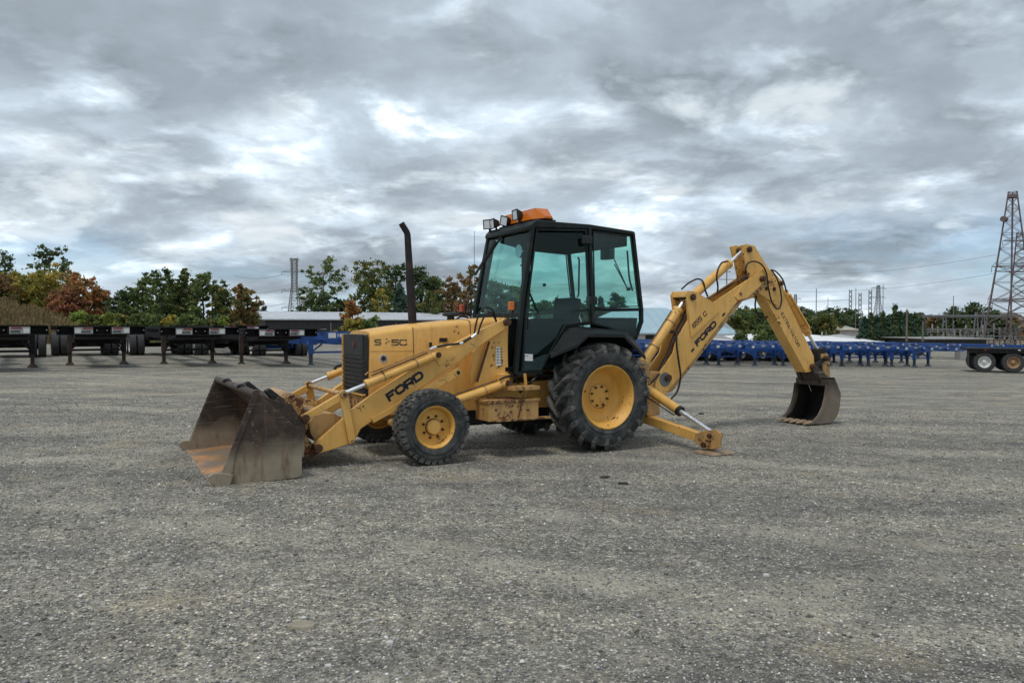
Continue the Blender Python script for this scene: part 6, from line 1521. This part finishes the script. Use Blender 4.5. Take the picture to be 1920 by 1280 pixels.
T = [(-70, 505, 600, 100, 84, 'olive', 'round', 'yellow green tree standing just outside the left photo edge', 1.2, 'bark'), (-150, 490, 600, 110, 88, 'dark', 'airy', 'dark tree beyond the left photo edge, nearer one', 1.2, 'bark'), (-240, 510, 600, 110, 84, 'rusty', 'round', 'rusty green tree beyond the left photo edge', 1.2, 'bark'), (-340, 495, 600, 120, 90, 'green', 'round', 'green tree far beyond the left photo edge', 1.2, 'bark'),
  # u, v_top, v_base, width px, Y, palette, kind, label, dens, bark
 (12, 468, 592, 78, 92, 'dark', 'conifer', 'dark pine with a pointed top at the left photo edge', 1.1, 'bark'),
 (95, 458, 592, 86, 92, 'dark', 'airy', 'tall dark pine with a ragged double top above the autumn trees', 1.0, 'bark'),
 (-5, 510, 600, 90, 78, 'brown', 'round', 'dull brown tree at the left photo edge under the pine', 1.3, 'bark'),
 (38, 512, 600, 84, 80, 'olive', 'round', 'yellow green tree left of the forked pale trunk', 1.3, 'bark_pale'),
 (100, 505, 606, 96, 80, 'olive', 'round', 'broad yellow green tree under the ragged pine', 1.4, 'bark_pale'),
 (70, 530, 606, 70, 84, 'green', 'round', 'shaded green tree behind the broad yellow green one', 1.3, 'bark'),
 (150, 514, 612, 78, 76, 'orange', 'round', 'bright orange red tree at the right end of the left grove', 1.4, 'bark'),
 (128, 548, 612, 70, 74, 'red', 'round', 'dark red low tree under the orange one', 1.3, 'bark'),
 (186, 540, 618, 48, 78, 'rusty', 'round', 'small green and orange tree just right of the orange red one', 1.2, 'bark'),
 (240, 545, 618, 66, 74, 'dark', 'round', 'dark green rounded tree left of the big green clump', 1.4, 'bark'),
 (268, 520, 620, 70, 72, 'green', 'airy', 'green tree with a leaning top at the left end of the big clump', 1.4, 'bark'),
 (302, 502, 622, 74, 70, 'green', 'airy', 'tallest green tree of the big clump behind the trailers', 1.5, 'bark'),
 (342, 507, 622, 66, 71, 'mixgreen', 'airy', 'green brown tree in the middle of the big clump', 1.5, 'bark'),
 (380, 508, 622, 70, 70, 'green', 'airy', 'grey green open tree at the right end of the big clump', 1.5, 'bark'),
 (322, 530, 622, 60, 73, 'dark', 'round', 'darker tree filling the middle of the big green clump', 1.3, 'bark'),
 (360, 528, 622, 46, 74, 'green', 'airy', 'thin green tree behind the right half of the big clump', 1.4, 'bark'),
 (417, 533, 622, 52, 70, 'mixgreen', 'round', 'smaller green tree between the big clump and the autumn topped one', 1.4, 'bark'),
 (458, 537, 640, 58, 58, 'rusty', 'round', 'young green tree with an orange brown top behind the third trailer', 1.4, 'bark'),
 (470, 572, 630, 46, 62, 'mixgreen', 'bush', 'low green bushy tree at the left end of the warehouse', 1.4, 'bark'),
 (606, 486, 602, 86, 160, 'green', 'airy', 'tall airy green tree standing alone right of the slim pylon', 1.5, 'bark_pale'),
 (590, 560, 604, 74, 158, 'dark', 'bush', 'dark low trees under the tall airy tree', 1.6, 'bark'),
 (640, 560, 604, 50, 165, 'dark', 'bush', 'dark green bush at the gap right of the tall airy tree', 1.4, 'bark'),
 (698, 494, 606, 84, 160, 'mixgreen', 'round', 'dense green brown tree left of the exhaust pipe', 1.8, 'bark'),
 (716, 538, 608, 30, 152, 'olive', 'slim', 'slender yellow birch in front of the dense green brown tree', 1.4, 'bark_pale'),
 (661, 560, 632, 42, 70, 'orange', 'slim', 'small orange tree in front of the warehouse', 1.5, 'bark'),
 (697, 598, 632, 40, 68, 'green', 'bush', 'little green tree in front of the warehouse right of the orange one', 1.5, 'bark'),
 (664, 600, 634, 48, 68, 'olive', 'bush', 'yellow brown shrub at the foot of the small orange tree', 1.3, 'bark'),
 (742, 489, 606, 62, 165, 'dark', 'airy', 'dark airy tree just left of the exhaust pipe', 1.6, 'bark'),
 (750, 532, 606, 44, 155, 'spruce', 'conifer', 'grey green spruce directly left of the exhaust pipe', 1.6, 'bark'),
 (790, 502, 606, 56, 165, 'dark', 'round', 'dark green tree just right of the exhaust pipe', 1.6, 'bark'),
 (820, 520, 606, 54, 165, 'green', 'round', 'mid green tree between the exhaust pipe and the brown trees', 1.6, 'bark'),
 (806, 548, 608, 44, 150, 'mixgreen', 'slim', 'pale stemmed birch between the exhaust pipe and the intake', 1.1, 'bark_pale'),
 (852, 524, 606, 52, 160, 'brown', 'round', 'reddish brown tree left of the mirror arm', 1.4, 'bark'),
 (882, 495, 606, 56, 150, 'rusty', 'airy', 'open brown leaved tree at the left side of the windscreen', 1.4, 'bark'),
 (866, 566, 608, 34, 148, 'red', 'bush', 'dull red shrub behind the intake cap', 1.3, 'bark'),
 (930, 528, 606, 70, 160, 'dark', 'round', 'dark tree seen through the windscreen, left one', 1.5, 'bark'),
 (968, 538, 606, 60, 165, 'green', 'round', 'green tree seen through the windscreen, right one', 1.5, 'bark'),
 (1044, 556, 606, 22, 190, 'spruce', 'conifer', 'small pointed spruce seen through the cab door glass', 1.4, 'bark'),
 (1020, 566, 606, 60, 200, 'dark', 'bush', 'low dark wood seen through the cab door glass', 1.5, 'bark'),
 (1126, 555, 606, 24, 190, 'spruce', 'conifer', 'pointed spruce seen through the rear quarter window', 1.4, 'bark'),
 (1156, 553, 606, 36, 195, 'dark', 'round', 'rounded dark tree seen through the rear quarter window', 1.5, 'bark'),
 (1090, 566, 606, 60, 200, 'dark', 'bush', 'low dark wood behind the middle cab pillar', 1.4, 'bark'),
 (1398, 578, 642, 64, 175, 'green', 'round', 'green tree directly right of the boom lettering', 1.8, 'bark'),
 (1375, 590, 645, 50, 170, 'mixgreen', 'round', 'olive tree at the right end of the pale blue roof', 1.7, 'bark'),
 (1432, 580, 642, 60, 178, 'dark', 'round', 'dark green tree left of the dipper arm', 1.8, 'bark'),
 (1440, 604, 645, 56, 98, 'green', 'bush', 'near green tree overlapping the white building below the elbow', 1.6, 'bark'),
 (1474, 598, 645, 50, 168, 'mixgreen', 'round', 'green tree hidden behind the dipper arm', 1.6, 'bark'),
 (1388, 622, 648, 30, 96, 'green', 'bush', 'small green shrub at the left end of the white building', 1.4, 'bark'),
 (1512, 582, 640, 60, 210, 'dark', 'round', 'dark tree directly right of the dipper arm', 1.7, 'bark'),
 (1544, 590, 642, 62, 170, 'mixgreen', 'round', 'sunlit olive green tree between dipper arm and lattice masts', 1.8, 'bark'),
 (1560, 580, 640, 70, 230, 'dark', 'round', 'broad dark tree under the pale pole', 1.7, 'bark'),
 (1592, 584, 640, 56, 235, 'dark', 'round', 'dark rounded tree below the left lattice mast', 1.6, 'bark'),
 (1752, 592, 640, 48, 205, 'rusty', 'bush', 'brownish tree between the spruces and the substation', 1.5, 'bark'),
 (1792, 582, 642, 56, 200, 'dark', 'round', 'dark tree behind the left half of the substation', 1.7, 'bark'),
 (1826, 575, 642, 66, 205, 'dark', 'round', 'highest dark tree behind the substation', 1.8, 'bark'),
 (1862, 584, 642, 60, 205, 'dark', 'round', 'dark tree behind the tall lattice tower', 1.6, 'bark'),
 (1900, 596, 642, 60, 205, 'brown', 'bush', 'brownish low trees at the right photo edge', 1.5, 'bark')]
for i, (u, vt, vb, w, Y, pal, kind, lab, dn, bk_) in enumerate(T):
    tree(u, vt, vb, w, Y, pal, lab, kind, 'conifer_tree' if kind == 'conifer' else ('bush' if kind == 'bush' else 'leafy_tree'), dn, i + 1, bk_, cat='bush' if kind == 'bush' else 'tree')
sp_rows = [(1620, 592), (1632, 585), (1643, 590), (1654, 584), (1666, 588), (1678, 570), (1688, 582), (1697, 586), (1708, 588), (1716, 584), (1726, 594)]
for i, (u, vt) in enumerate(sp_rows):
    tree(u, vt, 645, 30, 112, 'dark' if i % 2 else 'spruce', ['leftmost spruce of the dark spruce row on the right', 'second spruce from the left end of the dark spruce row', 'third spruce from the left end of the dark spruce row', 'spruce left of the row centre, slightly taller than its neighbours', 'spruce directly left of the tallest one',
        'tallest spruce, with its tip above the dark row', 'spruce directly right of the tallest one', 'spruce directly left of the wooden pole', 'spruce directly right of the wooden pole', 'second spruce from the right end of the dark row', 'rightmost spruce of the dark spruce row'][i], 'conifer', 'conifer_tree', 1.5, 60 + i, 'bark', 'dark spruces in a row')
# low green shrubs on the bank behind the black trailers
for i, (u, vt, w, pal) in enumerate(((148, 588, 44, 'lime'), (178, 590, 40, 'mixgreen'), (208, 586, 44, 'lime'), (246, 592, 50, 'mixgreen'), (286, 590, 46, 'green'), (318, 592, 30, 'olive'), (356, 590, 44, 'green'), (418, 594, 22, 'lime'), (398, 600, 36, 'mixgreen'))):
    tree(u, vt, 632, w, 54, pal, ['bright shrub at the foot of the bank, leftmost of the low shrubs', 'olive shrub below the orange red tree', 'bright green shrub below the small two-coloured tree', 'olive shrub above the right end of the second trailer', 'green shrub between second and third trailer', 'small yellow shrub above the left end of the third trailer', 'green shrub above the middle of the third trailer', 'small pale lime shrub above the right end of the third trailer', 'low olive shrub right of the third trailer placards'][i], 'bush', 'shrub', 1.2, 90 + i, 'bark', 'low shrubs behind the black trailers', cat='shrub')
# far woodland closing the horizon, and tall dry weeds on the bank
def far_wood():
    rng = np.random.default_rng(21); n = 42000; u = rng.uniform(-250, 2200, n); Y = rng.uniform(300, 420, n)
    top = 590 + 10 * np.sin(u * .021) + 6 * np.sin(u * .083 + 1) + 4 * np.sin(u * .21); top = np.where(u > 1250, top + 12, top); top = np.where((u > 500) & (u < 640), 598, top)
    v = top + (645 - top) * rng.random(n) ** 1.1; X = (u - 960) / F_PX * Y; Z = H_CAM - (v - 607.5) / F_PX * Y
    C = np.stack([X, Y, Z], 1); s = 1.6 * (.6 + .8 * rng.random(n)); a = rng.normal(size=(n, 3)); a /= np.linalg.norm(a, axis=1)[:, None]; b = np.cross(a, rng.normal(size=(n, 3))); b /= np.linalg.norm(b, axis=1)[:, None]
    V = np.stack([C - a * s[:, None] * .6, C + b * s[:, None] * .45, C + a * s[:, None] * .6, C - b * s[:, None] * .45], 1).reshape(-1, 3)
    P = np.array([(.035, .055, .03), (.05, .065, .035), (.03, .045, .028), (.07, .065, .035)]); t = P[(np.abs(np.sin(u * .05) * 4).astype(int) + rng.integers(0, 2, n)) % 4] * (.8 + .4 * rng.random((n, 1)))
    me = mesh_np('far_woodland', V, np.arange(4 * n).reshape(-1, 4), M['leaf'], t, 4); o = bpy.data.objects.new('far_woodland', me); COL.objects.link(o); o['kind'] = 'stuff'; o['label'] = 'low dark belt of distant woodland along the horizon'; o['category'] = 'woodland'
far_wood()
def weeds():
    rng = np.random.default_rng(31); n = 60000; Y = rng.uniform(47, 82, n); u = rng.uniform(-160, 470, n)
    keep = rng.random(n) < np.where(u < 215, 1.0, .25); Y = Y[keep]; u = u[keep]; n = len(u); X = (u - 960) / F_PX * Y
    Z = np.array([gz(a, b) + hill_h(a, b) for a, b in zip(X, Y)]); clump = .5 + .5 * np.sin(X * 1.9 + 3 * np.sin(Y * .6)) * np.cos(Y * 1.3)
    h = (.35 + .75 * rng.random(n)) * (.5 + .8 * clump) * np.where(u < 215, 1, .45); w = .03 + .05 * rng.random(n); an = rng.random(n) * 3.14
    dx, dy = np.cos(an) * w, np.sin(an) * w; lx, ly = rng.normal(0, .18, n) * h, rng.normal(0, .18, n) * h
    V = np.stack([np.stack([X - dx, Y - dy, Z - .05], 1), np.stack([X + dx, Y + dy, Z - .05], 1), np.stack([X + dx * .5 + lx, Y + dy * .5 + ly, Z + h], 1), np.stack([X - dx * .5 + lx, Y - dy * .5 + ly, Z + h], 1)], 1).reshape(-1, 3)
    P = np.array([(.25, .175, .085), (.20, .135, .065), (.30, .22, .11), (.15, .12, .05)]); t = P[rng.integers(0, 4, n)] * (.7 + .6 * rng.random((n, 1)))
    g_ = (u > 215)[:, None]; t = np.where(g_ & (rng.random((n, 1)) < .7), np.array([(.12, .15, .05)]), t)
    me = mesh_np('dry_weeds', V, np.arange(4 * n).reshape(-1, 4), M['grassblade'], t, 4); o = bpy.data.objects.new('dry_weeds', me); COL.objects.link(o); o['kind'] = 'stuff'; o['label'] = 'tall tan dry weeds covering the bank at the left'; o['category'] = 'weeds'
weeds()
